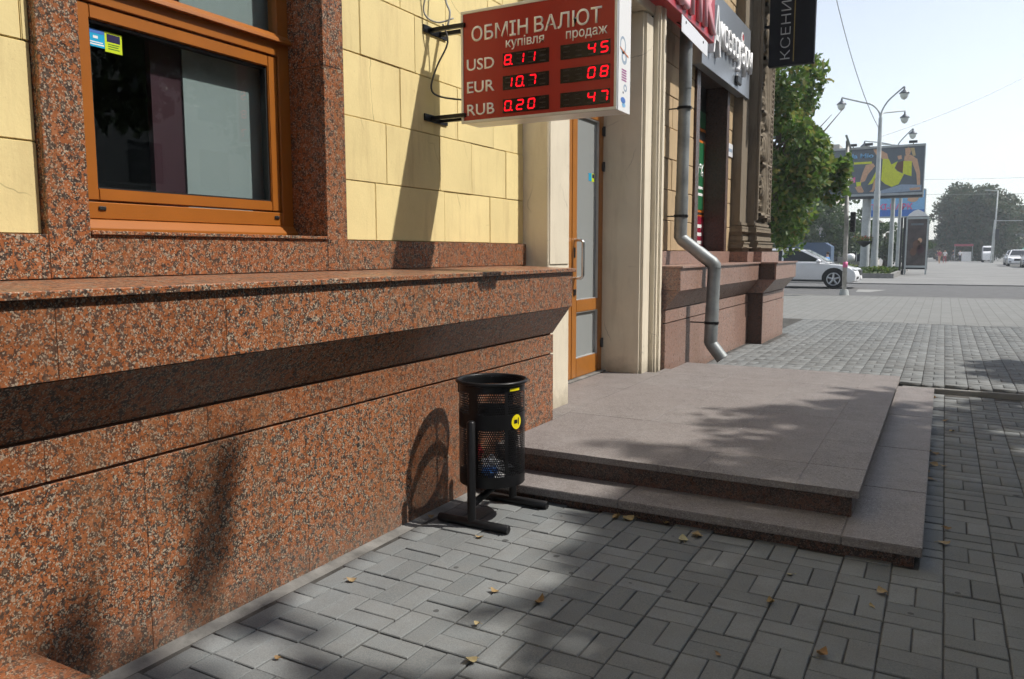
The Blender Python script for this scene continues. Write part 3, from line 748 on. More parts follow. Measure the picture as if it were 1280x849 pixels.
MB().box(XD-.036, XD-.030, 5.73, 7.116, 2.82, 3.6).build('pane', 'glass_frosted', dfo)
MB().box(-3.0, XD+.045, 5.468, 7.143, .2435, .258).build('threshold', 'cement', B1, bevel=.003)
# low granite block at the near end
blk = MB().box(-2.9, -2.085, -.6, 1.262, -.05, .172).box(-2.9, -2.06, -.6, 1.282, .172, .204)
blk.single('granite_block', 'granite_red', 'low red granite block against the wall in the bottom left corner', 'block', bevel=.003)

# ------------------------------------------------------------------ entrance steps
ST = thing('entrance_steps', (-1.2, 6.0, 0), 'two low granite steps with a broad landing before the glazed door', 'steps')
land = MB().box(-2.6, -.338, 4.106, 8.12, -.05, .205).build('landing_riser', 'granite_brown', ST)
xe = [-2.344, -1.72, -1.12, -.60, -.305]; ye = [4.073, 4.50, 5.15, 5.85, 6.55, 7.3, 8.15]
for i in range(4):
    for j in range(6):
        MB().box(xe[i]+.0003, xe[i+1]-.0003, ye[j]+.0003, ye[j+1]-.0003, .2055, .243+random.Random(i*7+j).uniform(-.0008, .0008)).build('tile', 'granite_step', land, bevel=.0015)
for a, b in ((YE+.002, 5.098), ):
    MB().box(-2.52, -2.3455, a, b, .2055, .2432).build('tile', 'granite_step', land)
for a, b in ((5.0985, 5.4655), (7.3, 7.6)):
    MB().box(-2.499 if a < 6 else -2.41, -2.3455, a, b, .2055, .2430).build('tile', 'granite_step', land)
for a, b in ((5.4665, 6.3), (6.3015, 7.1435)):
    MB().box(-2.96, -2.3455, a, b, .2055, .2430).build('tile', 'granite_step', land)
MB().box(-2.506, -2.3455, 7.145, 7.2985, .2055, .2425).build('tile', 'granite_step', land)
low = MB().box(-2.34, -.050, 3.832, 8.45, -.06, .055).build('lower_riser', 'granite_brown', ST)
for x0, x1, y0, y1 in ((-2.344, -1.45, 3.80, 4.12), (-1.4485, -.352, 3.80, 4.12), (-.3505, -.019, 3.80, 4.715), (-.352, -.019, 4.7165, 5.75), (-.352, -.019, 5.7515, 6.95), (-.352, -.019, 6.9515, 8.482)):
    MB().box(x0, x1, y0, y1, .0552, .100).build('tread', 'granite_step', low, bevel=.004, seg=2)

# ------------------------------------------------------------------ exchange-rate sign
SG = thing('exchange_sign', (-2.7, 3.98, 2.1), 'red currency exchange board with glowing digits jutting from the yellow wall', 'sign')
sx0, sx1, sy0, sy1, sz0, sz1 = -2.467, -1.515, 3.888, 4.076, 2.135, 2.757
MB().box(sx0+.004, sx1-.004, sy0+.004, sy1-.004, sz0+.004, sz1-.004).build('cabinet', 'sign_white', SG)
fr = MB(); t = .016
fr.box(sx0, sx1, sy0-.006, sy0+.012, sz0, sz0+t).box(sx0, sx1, sy0-.006, sy0+.012, sz1-t, sz1)
fr.box(sx0, sx0+t, sy0-.006, sy0+.012, sz0+t, sz1-t).box(sx1-t, sx1, sy0-.006, sy0+.012, sz0+t, sz1-t)
fr.build('frame', 'alu', SG, bevel=.002)
MB().box(sx0+t, sx1-t, sy0-.002, sy0+.003, sz0+t, sz1-t).build('face', 'sign_red', SG)
ep = MB().box(sx1-.003, sx1+.002, sy0+.014, sy1, sz0+.001, sz1-.001).build('end_panel', 'sign_white', SG)
FX, FZ = Vector((1, 0, 0)), Vector((0, 0, 1))
def st_text(s, x, z, w, cap, bold=.010): text_part('lettering', s, SG, (x, sy0-.0025, z), FX, FZ, w, (cap,), 'sign_text', .0015, bold)
st_text('ОБМІН', -2.395, 2.585, .360, .079); st_text('ВАЛЮТ', -1.997, 2.585, .395, .079)
st_text('купівля', -2.173, 2.526, .236, .050)
st_text('продаж', -1.806, 2.526, .236, .050)
st_text('USD', -2.428, 2.427, .180, .064)
st_text('EUR', -2.428, 2.303, .180, .064)
st_text('RUB', -2.428, 2.177, .180, .064)
SEG = {'0': 'abcdef', '1': 'bc', '2': 'abged', '3': 'abgcd', '4': 'fgbc', '5': 'afgcd', '6': 'afgedc', '7': 'abc', '8': 'abcdefg', '9': 'abcdfg'}
def digit(ch, x, z, w, h, par, dot=False):
    mb = MB(); t_ = w*.21; y = sy0-.0065
    def P_(u, v): return (x+u+(v/h)*w*.16, z+v)
    hx = {'a': (t_*.5, h-t_/2, w-t_*.5), 'g': (t_*.5, h/2, w-t_*.5), 'd': (t_*.5, t_/2, w-t_*.5)}
    vx = {'f': (t_/2, h/2, h-t_*.4), 'e': (t_/2, t_*.4, h/2), 'b': (w-t_/2, h/2, h-t_*.4), 'c': (w-t_/2, t_*.4, h/2)}
    for s_ in SEG[ch]:
        if s_ in hx:
            a, v, b = hx[s_]; q = t_*.42
            pts = [P_(a, v), P_(a+q, v+q), P_(b-q, v+q), P_(b, v), P_(b-q, v-q), P_(a+q, v-q)]
        else:
            u, a, b = vx[s_]; q = t_*.42; a += .0012; b -= .0012
            pts = [P_(u, a), P_(u+q, a+q), P_(u+q, b-q), P_(u, b), P_(u-q, b-q), P_(u-q, a+q)]
        mb.prism(pts, 1, y, y+.002)
    if dot:
        c_ = (x+w+.006, z+.004); mb.prism([(c_[0]-.004, c_[1]-.004), (c_[0]+.004, c_[1]-.004), (c_[0]+.004, c_[1]+.004), (c_[0]-.004, c_[1]+.004)], 1, y, y+.002)
    mb.build('digit', 'led', par)
rows = [(2.423, [('8', -2.187, True), ('1', -2.108, 0), ('1', -2.038, 0)], [('4', -1.684, 0), ('5', -1.612, 0)]),
        (2.300, [('1', -2.181, 0), ('0', -2.113, True), ('7', -2.034, 0)], [('0', -1.684, 0), ('8', -1.612, 0)]),
        (2.174, [('0', -2.187, True), ('2', -2.111, 0), ('0', -2.040, 0)], [('4', -1.684, 0), ('7', -1.612, 0)])]
for z, l, r_ in rows:
    for xa, xb, dg_ in ((-2.193, -1.906, l), (-1.838, -1.553, r_)):
        d_ = MB().box(xa, xb, sy0-.0042, sy0-.0021, z-.003, z+.073).build('digit_display', 'display_black', SG)
        og = MB()
        for kx in range(4):
            ox = xa+.010+kx*.071
            for vz in (.009, .036, .062): og.box(ox+.008, ox+.042, sy0-.0048, sy0-.0043, z+vz-.003, z+vz+.003)
        tag(og.build('dark_segments', 'led_off', d_), kind='stuff')
        for ch, x, dot in dg_: digit(ch, x, z+.006, .047, .060, d_, dot)
# little emblems on the white end
def patch(par, y, z, ry, rz, mat, n=14, x=None, rot=0.0, name='emblem', inner=None):
    x = sx1+.0022 if x is None else x
    mb = MB(); pts = []
    for k_ in range(n):
        a = 2*math.pi*k_/n; u, v = ry*math.cos(a), rz*math.sin(a)
        pts.append((y+u*math.cos(rot)-v*math.sin(rot), z+u*math.sin(rot)+v*math.cos(rot)))
    if inner:
        q = [(y+(p[0]-y)*inner, z+(p[1]-z)*inner) for p in pts]
        v = [(x, *p) for p in pts]+[(x, *p) for p in q]
        mb.add(v, [(k_, (k_+1) % n, (k_+1) % n+n, k_+n) for k_ in range(n)])
    else: mb.prism(pts, 0, x, x+.0006)
    return mb.build(name, mat, par)
ym = (sy0+sy1)/2
patch(SG, ym-.02, 2.475, .042, .045, 'steelblue_print', inner=.72); patch(SG, ym, 2.415, .040, .036, 'steelblue_print', inner=.5)
MB().prism([(ym-.06, 2.452), (ym+.06, 2.424), (ym+.06, 2.432), (ym-.06, 2.460)], 0, sx1+.0024, sx1+.003).build('emblem', 'orange_print', SG)
for i in range(5): MB().box(sx1+.0022, sx1+.0028, ym-.035, ym+.035, 2.295+i*.013, 2.302+i*.013).build('emblem', 'violet_print', SG)
patch(SG, ym+.02, 2.262, .026, .020, 'steelblue_print', inner=.5); patch(SG, ym-.01, 2.235, .007, .006, 'navy_print')
patch(SG, ym-.01, 2.195, .034, .016, 'blue_print'); patch(SG, ym+.0, 2.172, .026, .012, 'lightblue_print')
SG.location = (-2.72, 4.03, 2.108)      # the whole cabinet stands a little farther along the wall
# bracket arms
for z in (2.19, 2.69):
    for y in (3.93, 4.03):
        MB().box(XY-.01, sx0+.01, y-.011, y+.011, z-.011, z+.011).build('bracket_arm', 'black_metal', SG)
    MB().box(XY+.001, XY+.010, 3.86, 4.10, z-.02, z+.02).build('bracket_plate', 'black_metal', SG)
def cable(name, label, pts, r, mat, cat='cable'):
    o = MB().tube(pts, r, 7).single(name, mat, label, cat, loc=pts[0], smooth=True); return o
def sm(pts, n=5):
    P = [Vector(p) for p in pts]; out = []
    for i in range(len(P)-1):
        a = P[max(i-1, 0)]; b = P[i]; c_ = P[i+1]; d = P[min(i+2, len(P)-1)]
        for k_ in range(n):
            t_ = k_/n; out.append(.5*((2*b)+(c_-a)*t_+(2*a-5*b+4*c_-d)*t_*t_+(3*b-a-3*c_+d)*t_**3))
    return out+[P[-1]]
cable('power_cable', 'black cable looping down the yellow wall behind the red board', sm([(-2.62, 3.95, 2.72), (-2.60, 3.97, 2.62), (-2.66, 3.94, 2.48), (-2.685, 3.92, 2.36), (-2.66, 3.98, 2.32), (-2.52, 4.06, 2.30)]), .0055, 'cable')
cable('thin_cable', 'thin black cable hanging in a loop beside the red board', sm([(-2.46, 4.05, 2.48), (-2.53, 4.06, 2.43), (-2.55, 4.05, 2.36), (-2.50, 4.05, 2.30), (-2.46, 4.04, 2.25)]), .004, 'cable')
cable('wire_bundle', 'pale grey wires dropping to the upper bracket of the red board', sm([(-2.66, 3.93, 3.5), (-2.64, 3.96, 3.1), (-2.60, 3.95, 2.86), (-2.57, 3.95, 2.78), (-2.58, 3.94, 2.70)]), .006, 'cable_grey')
cable('grey_wire', 'loose grey wire sagging from above onto the sign bracket', sm([(-2.67, 3.88, 3.4), (-2.66, 3.86, 2.95), (-2.69, 3.86, 2.78), (-2.63, 3.90, 2.72), (-2.56, 3.97, 2.75)]), .005, 'cable_grey')

# ------------------------------------------------------------------ the stone building beyond the door
B2 = thing('stone_building', (-2.6, 10.2, 0), 'sooty tan stone building with carved corner pilaster and pinkish granite base', 'building')
XL, XF2, XU = -2.415, -2.270, -2.70
YP0, YP1 = 11.37, 13.02
lw = MB().box(XL-.3, XL-.025, 7.62, YP0+.02, -.05, .85).build('plinth_wall', 'dark_backing', B2)
for a, b in joints(7.6, YP0, [8.35, 9.1, 9.9, 10.65]):
    MB().box(XL-.03, XL, a+gap, b-gap, -.03, .690).build('panel', 'granite_pink', lw, bevel=.0015)
    MB().box(XL-.03, XL, a+gap, b-gap, .702, .826).build('panel', 'granite_pink', lw, bevel=.0015)
MB().box(XL-.3, XL-.031, 7.6, 7.621, .1, .84).build('panel', 'granite_pink', lw)
fl2 = MB().prism([(XL-.03, .834), (XL-.004, .834), (XF2-.013, 1.024), (-2.6, 1.024)], 1, 7.603, YP0).build('flared_course', 'granite_pink', B2)
f2 = MB().box(-2.72, XF2-.026, 7.62, YP0+.02, 1.026, 1.247).build('fascia_course', 'dark_backing', B2)
for a, b in joints(7.6, YP0, [8.5, 9.3, 10.2]):
    MB().box(XF2-.03, XF2, a+gap, b-gap, 1.026, 1.2485).build('panel', 'granite_pink', f2, bevel=.0015)
MB().box(-2.6, XF2-.031, 7.6, 7.6195, 1.028, 1.247).build('panel', 'granite_pink', f2)
for a, b in joints(7.592, YP0, [8.8, 10.1]):
    MB().box(-2.73, XF2+.022, a+gap, b-gap, 1.249, 1.270).build('ledge_slab', 'granite_pink', B2, bevel=.002)
MB().box(-2.74, -2.665, 7.6, 11.42, 1.2705, 1.42).build('plinth_strip', 'granite_pink', B2, bevel=.002)
# pier at the corner
XQ, XQF = -2.21, -2.04
pr = MB().box(XL-.4, XQ-.02, YP0+.02, YP1-.02, -.05, .85).build('corner_pier', 'dark_backing', B2)
MB().box(XL-.3, XQ, YP0, YP0+.022, -.03, .826).build('panel', 'granite_brown', pr)  # side turned from the sun: its shade is put in as darker granite
for a, b in joints(YP0+.0225, YP1, [12.2]):
    MB().box(XQ-.02, XQ, a, b-gap, -.03, .690).build('panel', 'granite_pink', pr, bevel=.0015)
    MB().box(XQ-.02, XQ, a, b-gap, .702, .826).build('panel', 'granite_pink', pr, bevel=.0015)
MB().prism([(XQ-.3, .834), (XQ-.004, .834), (XQF-.013, 1.024), (-2.6, 1.024)], 1, YP0+.003, YP1).build('flared_course', 'granite_pink', pr)
MB().box(-2.6, XQF-.0225, YP0, YP0+.022, 1.026, 1.2485).build('panel', 'granite_brown', pr)  # shade of this side coloured in too, darker than the front
MB().box(XQF-.022, XQF, YP0, YP1, 1.026, 1.2485).build('panel', 'granite_pink', pr, bevel=.0015)
MB().box(-2.7, XQF-.023, YP0+.023, YP1-.002, 1.026, 1.248).build('pier_core', 'granite_pink', pr)
MB().box(-2.73, XQF+.022, YP0-.02, YP1+.02, 1.249, 1.270).build('ledge_slab', 'granite_pink', pr, bevel=.002)
# tan stone blocks
uw = MB().box(-3.0, XU-.015, 7.56, 9.45, 1.3, 9.0).box(-3.0, XU-.015, 11.07, 13.0, 1.3, 9.0).box(-3.0, XU-.015, 9.45, 11.07, 3.725, 9.0).build('upper_wall', 'dark_backing', B2)
zz = [1.421, 1.755, 2.09, 2.425, 2.76, 3.10, 3.435, 3.77, 4.10, 4.44, 4.78, 5.12, 5.46, 5.8]
rb = random.Random(11)
for i in range(len(zz)-1):
    odd = i % 2
    segs = joints(7.56, 9.45, [8.02+.28*odd, 8.62+.30*odd, 9.1]) + joints(11.07, 11.42, [11.25] if odd else [])
    if zz[i] > 3.7: segs += joints(9.45, 11.07, [9.9+.3*odd, 10.5+.3*odd])
    for a, b in segs:
        MB().box(XU-.03, XU+rb.uniform(-.004, .004), a+.003, b-.003, zz[i]+.003, zz[i+1]-.003).build('wall_block', 'stone_tan', uw, bevel=.006)
# opening with granite reveals and posters
for a, b in ((9.45, 9.60), (10.94, 11.07)):
    q = MB().box(-3.0, XU+.03, a, b, 1.27, 3.72).build('pilaster', 'granite_brown', B2, bevel=.002)
MB().box(-3.0, XU+.028, 9.60, 10.94, 3.62, 3.72).build('lintel', 'granite_brown', B2)
w2 = MB().box(-3.04, -2.965, 9.60, 10.94, 1.27, 3.62).build('window', 'dark_plastic', B2)
def panel2(y0, y1, z0, z1, mat, x): return MB().box(x-.004, x, y0, y1, z0, z1).build('poster', mat, w2)
panel2(9.75, 10.93, 1.95, 2.91, 'orange_print', -2.959); panel2(9.80, 10.885, 1.985, 2.875, 'green_print', -2.953)
panel2(9.75, 10.93, 1.455, 1.895, 'maroon_print', -2.958); panel2(9.75, 10.93, 1.897, 1.915, 'orange_print', -2.957)
panel2(9.80, 10.92, 3.08, 3.29, 'green_print', -2.957); panel2(9.75, 10.93, 3.03, 3.065, 'orange_print', -2.957)
YD, ZD = Vector((0, 1, 0)), Vector((0, 0, 1))
text_part('lettering', '20%', w2, (-2.952, 10.30, 2.42), YD, ZD, .56, .18, 'white_print', .001, .01)
for z, w_ in ((2.26, .40), (2.17, .30)): MB().box(-2.952, -2.951, 10.85-w_, 10.85, z, z+.035).build('print_line', 'white_print', w2)
for z in (1.52, 1.63, 1.74): MB().box(-2.957, -2.956, 10.35, 10.85, z, z+.045).build('print_line', 'white_print', w2)
# stepped pilaster with mouldings
step = [(11.42, 11.83, -2.571), (11.83, 12.83, -2.459)]
pil = MB().box(-3.0, step[0][2], 11.42, 11.8295, 1.27, 9).box(-3.0, step[1][2]-.045, 11.85, 12.83, 1.27, 9).box(-3.0, step[1][2], 11.83, 11.94, 1.27, 9).box(-3.0, step[1][2], 12.60, 12.83, 1.27, 9).build('carved_pilaster', 'stone_carved', B2, bevel=.004)
for z0, z1, of, bev, mt in ((1.2705, 1.415, .155, .003, 'granite_pink'), (1.4155, 1.53, .125, .052, 'stone_carved'), (1.5305, 1.555, .085, .004, 'stone_carved'), (1.5555, 1.655, .055, .02, 'stone_carved'), (1.6555, 1.74, .085, .040, 'stone_carved'), (1.7405, 1.775, .045, .006, 'stone_carved'), (1.7755, 1.85, .022, .02, 'stone_carved')):
    for i, (a, b, x) in enumerate(step):
        MB().box(-2.9+i*.002, x+of, a-of, b-.001 if i == 0 else b+of, z0, z1).build('base_moulding', mt, pil, bevel=bev, seg=4, smooth=bev > .01, autos=40)
# relief field
Yc, ys_, zs_ = 12.27, np.arange(11.94, 12.601, .02), np.arange(1.92, 5.5, .018)
rngr = np.random.default_rng(4)
def relief(y, z):
    t_ = (z-1.95) % .74/.74; k_ = int((z-1.95)/.74)
    d = abs(y-Yc); h = 0.0
    hw = [.10+.15*math.sin(math.pi*t_)**2*(.75+.25*math.cos(4*math.pi*t_)), .06+.22*abs(math.sin(1.5*math.pi*t_)), .20*(1-t_)**.5+.05][k_ % 3]
    if d < hw: h = .055*math.sqrt(1-(d/hw)**2)+.012*math.sin(d*90)
    for cy_, ct in ((.24, .22), (.20, .72), (.28, .48)):
        rr = math.hypot(d-cy_, (t_-ct)*.74)
        h = max(h, .045*math.exp(-((rr-.055)/.018)**2), .04*math.exp(-(rr/.018)**2))
    if t_ < .05 or t_ > .97: h = .055
    return h
nz, ny = len(zs_), len(ys_)
V = [(step[1][2]-.03+1.9*relief(y, z)+rngr.uniform(-.004, .004), y, z) for z in zs_ for y in ys_]
F = [(j*ny+i, j*ny+i+1, (j+1)*ny+i+1, (j+1)*ny+i) for j in range(nz-1) for i in range(ny-1)]
mb = MB(); mb.add(V, F); mb.build('carved_relief', 'stone_carved', pil, recalc=False, smooth=True)
for y in (11.87, 12.635, 12.80): MB().box(step[1][2], step[1][2]+.045, y-.022, y+.022, 1.87, 9).build('border_rib', 'stone_carved', pil, bevel=.008)
for k_ in range(48):
    z = 1.90+k_*.075
    mb = MB(); a = step[1][2]+.001
    mb.add([(a, 12.665, z), (a, 12.775, z), (a, 12.775, z+.06), (a, 12.665, z+.06), (a+.06, 12.72, z+.012), (a+.03, 12.72, z+.055)], [(0, 1, 4), (1, 2, 5, 4), (2, 3, 5), (3, 0, 4, 5)])
    mb.build('border_leaf', 'stone_carved', pil)
MB().box(-9, -3.0, 7.58, 13.0, 0, 9.1).box(-3.1, -2.45, 7.58, 13.05, 9.0, 9.3).build('building_core', 'stone_tan', B2)

# shop sign, hanging banner, plates
SB = thing('shop_sign_board', (-2.6, 10.4, 3.5), 'silver shop board with white raised letters above the dark opening', 'sign')
MB().box(-2.66, -2.545, 9.17, 11.64, 3.56, 4.50).build('board', 'board_silver', SB, bevel=.004)
text_part('lettering', 'А', SB, (-2.544, 9.44, 3.74), YD, ZD, .34, .56, 'sign_white', .06, .0)
text_part('lettering', 'ксессуары', SB, (-2.544, 9.83, 3.89), YD, ZD, 1.74, (.37,), 'sign_white', .05, .012)
MB().box(-2.544, -2.50, 10.75, 11.0, 3.62, 3.74).build('spot_lamp', 'dark_plastic', SB, bevel=.02)
patch(SB, 11.15, 4.27, .085, .095, 'sign_white', x=-2.543); patch(SB, 11.17, 4.30, .04, .045, 'letter_red', x=-2.5415)
BK = thing('red_letter_box', (-2.5, 8.1, 3.7), 'red box sign with pink raised letters high on the stone wall', 'sign')
MB().box(-2.52, -2.36, 6.95, 8.98, 3.71, 4.75).build('box', 'letter_red', BK, bevel=.006)
text_part('lettering', 'Bank', BK, (-2.359, 7.02, 3.79), YD, ZD, 1.90, (.78,), 'letter_pink', .035, .012)
MB().box(-2.70, -2.52, 7.75, 7.79, 4.0, 4.04).build('bracket', 'black_metal', BK)
WP = thing('white_plate', (-2.3, 8.03, 3.4), 'blank white plate with two bolts under the red letter box', 'plate')
MB().prism([(7.565, 3.50), (8.49, 3.455), (8.49, 3.60), (7.565, 3.655)], 0, -2.306, -2.30).build('plate', 'white_plate', WP)
for y, z in ((7.70, 3.61), (8.32, 3.565)): MB().tube([(-2.3055, y, z), (-2.296, y, z)], .013, 8).build('bolt', 'gasket', WP)
MB().tube([(-2.52, 8.0, 3.74), (-2.307, 8.0, 3.58)], .008, 6).build('hanger', 'black_metal', WP)
BN = thing('hanging_banner', (-2.1, 12.05, 4.0), 'tall black hanging sign with pale sideways lettering on the building corner', 'sign')
MB().box(-2.366, -1.747, 12.0, 12.10, 4.055, 6.6).build('panel', 'banner_black', BN, bevel=.004)
text_part('lettering', 'КСЕНИЯ', BN, (-2.072, 11.999, 4.14), (0, 0, 1), (-1, 0, 0), .96, .135, 'banner_text', .002, -.012)
MB().box(-2.028, -2.016, 11.9975, 11.9995, 4.10, 6.55).build('gold_line', 'gold', BN)
MB().box(-2.459, -2.366, 12.02, 12.06, 4.60, 4.64).box(-2.459, -2.366, 12.02, 12.06, 5.9, 5.94).build('bracket', 'black_metal', BN)
AP = thing('address_plate', (-2.69, 11.23, 2.74), 'small white address plate on the tan stone blocks', 'plate')
MB().box(-2.699, -2.688, 11.085, 11.385, 2.73, 2.91).build('plate', 'white_plate', AP, bevel=.003)
MB().box(-2.6879, -2.6872, 11.12, 11.35, 2.795, 2.84).build('print_line', 'steelblue_print', AP)

# drainpipe
DP = thing('drainpipe', (-2.2, 8.5, .25), 'grey zinc drainpipe stepping out over the ledge beside the doorway', 'drainpipe')
rp_ = .069
def pipe(pts, nm='pipe', r=rp_): return MB().tube(pts, r, 18).build(nm, 'zinc', DP, smooth=True, autos=50)
pipe([(-2.525, 8.5, 9.0), (-2.535, 8.5, 3.15)]); pipe([(-2.535, 8.5, 3.16), (-2.545, 8.5, 1.98)], r=rp_*.95)
pipe([(-2.545, 8.5, 2.02), (-2.552, 8.5, 1.56)], r=rp_*1.04)
pipe([(-2.552, 8.5, 1.60), (-2.550, 8.5, 1.575), (-2.535, 8.5, 1.55), (-2.33, 8.5, 1.395)]); pipe([(-2.35, 8.5, 1.41), (-2.19, 8.5, 1.29), (-2.172, 8.5, 1.268), (-2.17, 8.5, 1.235)], r=rp_*1.04)
pipe([(-2.17, 8.5, 1.26), (-2.18, 8.5, .80)]); pipe([(-2.18, 8.5, .82), (-2.19, 8.5, .42)], r=rp_*1.05)
pipe([(-2.19, 8.5, .45), (-2.188, 8.5, .425), (-2.172, 8.5, .40), (-2.055, 8.5, .255)])
for z, x, xb in ((1.80, -2.549, XU), (2.95, -2.536, XU), (.645, -2.185, XL), (3.9, -2.53, XU)):
    MB().tube([(x, 8.5, z-.014), (x, 8.5, z+.014)], rp_*1.14, 18).build('clamp', 'black_metal', DP, smooth=True, autos=40)
    MB().tube([(x-rp_, 8.49, z), (xb-.01, 8.49, z)], .008, 6).build('clamp_rod', 'black_metal', DP)

# ------------------------------------------------------------------ litter bin
bx, by = -2.035, 3.492; rb_ = .172
LB = thing('litter_bin', (bx, by, gz(bx, by)), 'black perforated metal litter bin on a tubular stand', 'litter bin')
g0 = .021
zb, zt = .212, .748
def perforated(z0, z1, name):
    nu, nv = 96, max(2, int((z1-z0)/.0113)); V = []; F = []; nb = 0
    for j in range(nv):
        for i in range(nu):
            off = .5*(j % 2)
            def P_(u, v):
                a = 2*math.pi*(i+off+u)/nu; return (bx+rb_*math.cos(a), by+rb_*math.sin(a), z0+(z1-z0)*(j+v)/nv)
            o = [P_(0, 0), P_(1, 0), P_(1, 1), P_(0, 1)]
            q = [P_(.2, .2), P_(.8, .2), P_(.8, .8), P_(.2, .8)]
            V += o+q
            F += [(nb+k_, nb+(k_+1) % 4, nb+4+(k_+1) % 4, nb+4+k_) for k_ in range(4)]
            nb += 8
    me = fastmesh(name, np.array(V)-np.array(wloc(LB)), np.array(F), 'black_metal'); o = link(name, me, LB); return o
perforated(.268, .512, 'perforated_drum'); perforated(.588, .700, 'perforated_drum')
def band(z0, z1, r=rb_, name='band', t_=.004): MB().lathe(bx, by, [(r, z0), (r, z1), (r-t_, z1), (r-t_, z0), (r, z0)], 48).build(name, 'black_metal', LB, smooth=True, autos=40)
band(zb, .268); band(.512, .588, rb_+.001); band(.70, .735)
MB().lathe(bx, by, [(rb_-.002, .730), (rb_+.004, .732), (rb_+.014, .738), (rb_+.017, .746), (rb_+.013, .753), (rb_+.004, .754), (rb_-.003, .748), (rb_-.002, .730)], 48).build('rim', 'black_metal', LB, smooth=True)
MB().lathe(bx, by, [(.0001, zb+.004), (rb_-.002, zb+.004), (rb_-.002, zb), (.0001, zb)], 48).build('bottom', 'black_metal', LB)
def strip(a0, a1, z0, z1, r, mat, name, n=10, shape=None):
    V = []; 
    for k_ in range(n+1):
        a = a0+(a1-a0)*k_/n
        for z in (z0, z1): V.append((bx+r*math.cos(a), by+r*math.sin(a), z))
    MB().add(V, [(2*k_, 2*k_+2, 2*k_+3, 2*k_+1) for k_ in range(n)]).build(name, mat, LB)
for a in (-93, 87): strip(R(a-9), R(a+9), .26, .71, rb_+.0015, 'black_metal', 'seam_strip')
for a in (-35, 178): strip(R(a-3), R(a+3), .26, .71, rb_+.0015, 'black_metal', 'seam_strip', 3)
# stickers: round and narrow yellow
ac = R(-14); mb = MB(); V = [(bx+(rb_+.0035)*math.cos(ac), by+(rb_+.0035)*math.sin(ac), .548)]
for k_ in range(20):
    t_ = 2*math.pi*k_/20; a = ac+.034*math.cos(t_)/rb_; V.append((bx+(rb_+.0035)*math.cos(a), by+(rb_+.0035)*math.sin(a), .548+.038*math.sin(t_)))
mb.add(V, [(0, 1+k_, 1+(k_+1) % 20) for k_ in range(20)]).build('round_sticker', 'sticker_yellow', LB)
strip(ac-.10, ac+.02, .540, .560, rb_+.0042, 'gasket', 'sticker_print', 3); strip(ac+.05, ac+.09, .532, .568, rb_+.0042, 'gasket', 'sticker_print', 2)
strip(R(-28), R(-6), .708, .722, rb_+.0012, 'sticker_yellow', 'narrow_sticker')
for y in (3.275, 3.708):
    MB().tube([(-2.225, y, g0+.024), (-2.222, y, g0+.024), (-1.820, y, g0+.021), (-1.817, y, g0+.021)], [.021, .023, .023, .021], 14).build('foot', 'black_metal', LB, smooth=True, autos=50)
    MB().tube([(-2.030, y, g0+.02), (-2.030, y, .560), (-2.030, y, .568)], [.0215, .0215, .012], 14).build('post', 'black_metal', LB, smooth=True, autos=50)
MB().tube([(-2.03, 3.285, .135), (-2.03, 3.70, .205)], .018, 12).build('brace', 'black_metal', LB, smooth=True)
MB().box(-2.235, -2.205, by-.02, by+.02, .665, .72).build('latch', 'black_metal', LB, bevel=.003)
# rubbish inside the bin
def crumple(name, label, c, r, mat, seed, sq=(1, 1, .8)):
    mb = MB().sphere((0, 0, 0), 1, 1, 1, 14, 9); rg = random.Random(seed)
    mb.v = [tuple(q*r*s_*rg.uniform(.55, 1.25) for q, s_ in zip(v, sq)) for v in mb.v]
    mb.v = [(v[0]+c[0], v[1]+c[1], v[2]+c[2]) for v in mb.v]
    mb.single(name, mat, label, 'litter', 'rubbish in the bin')
crumple('crumpled_foil', 'silver crumpled foil among the rubbish inside the litter bin', (bx+.04, by-.085, .325), .055, 'wrapper_silver', 1)
crumple('blue_wrapper', 'blue crumpled wrapper inside the litter bin', (bx+.05, by-.11, .295), .045, 'wrapper_blue', 2)
crumple('red_packet', 'red packet behind the mesh of the litter bin', (bx-.03, by-.10, .385), .035, 'wrapper_red', 3, (1, .6, 1.3))
crumple('dark_rubbish_bag', 'dark rubbish bag filling the bottom of the litter bin', (bx, by+.03, .265), .10, 'dark_plastic', 4, (1, 1, .4))
crumple('paper_cup', 'pale crumpled paper low inside the litter bin', (bx+.09, by-.085, .262), .03, 'cloth_white', 6)

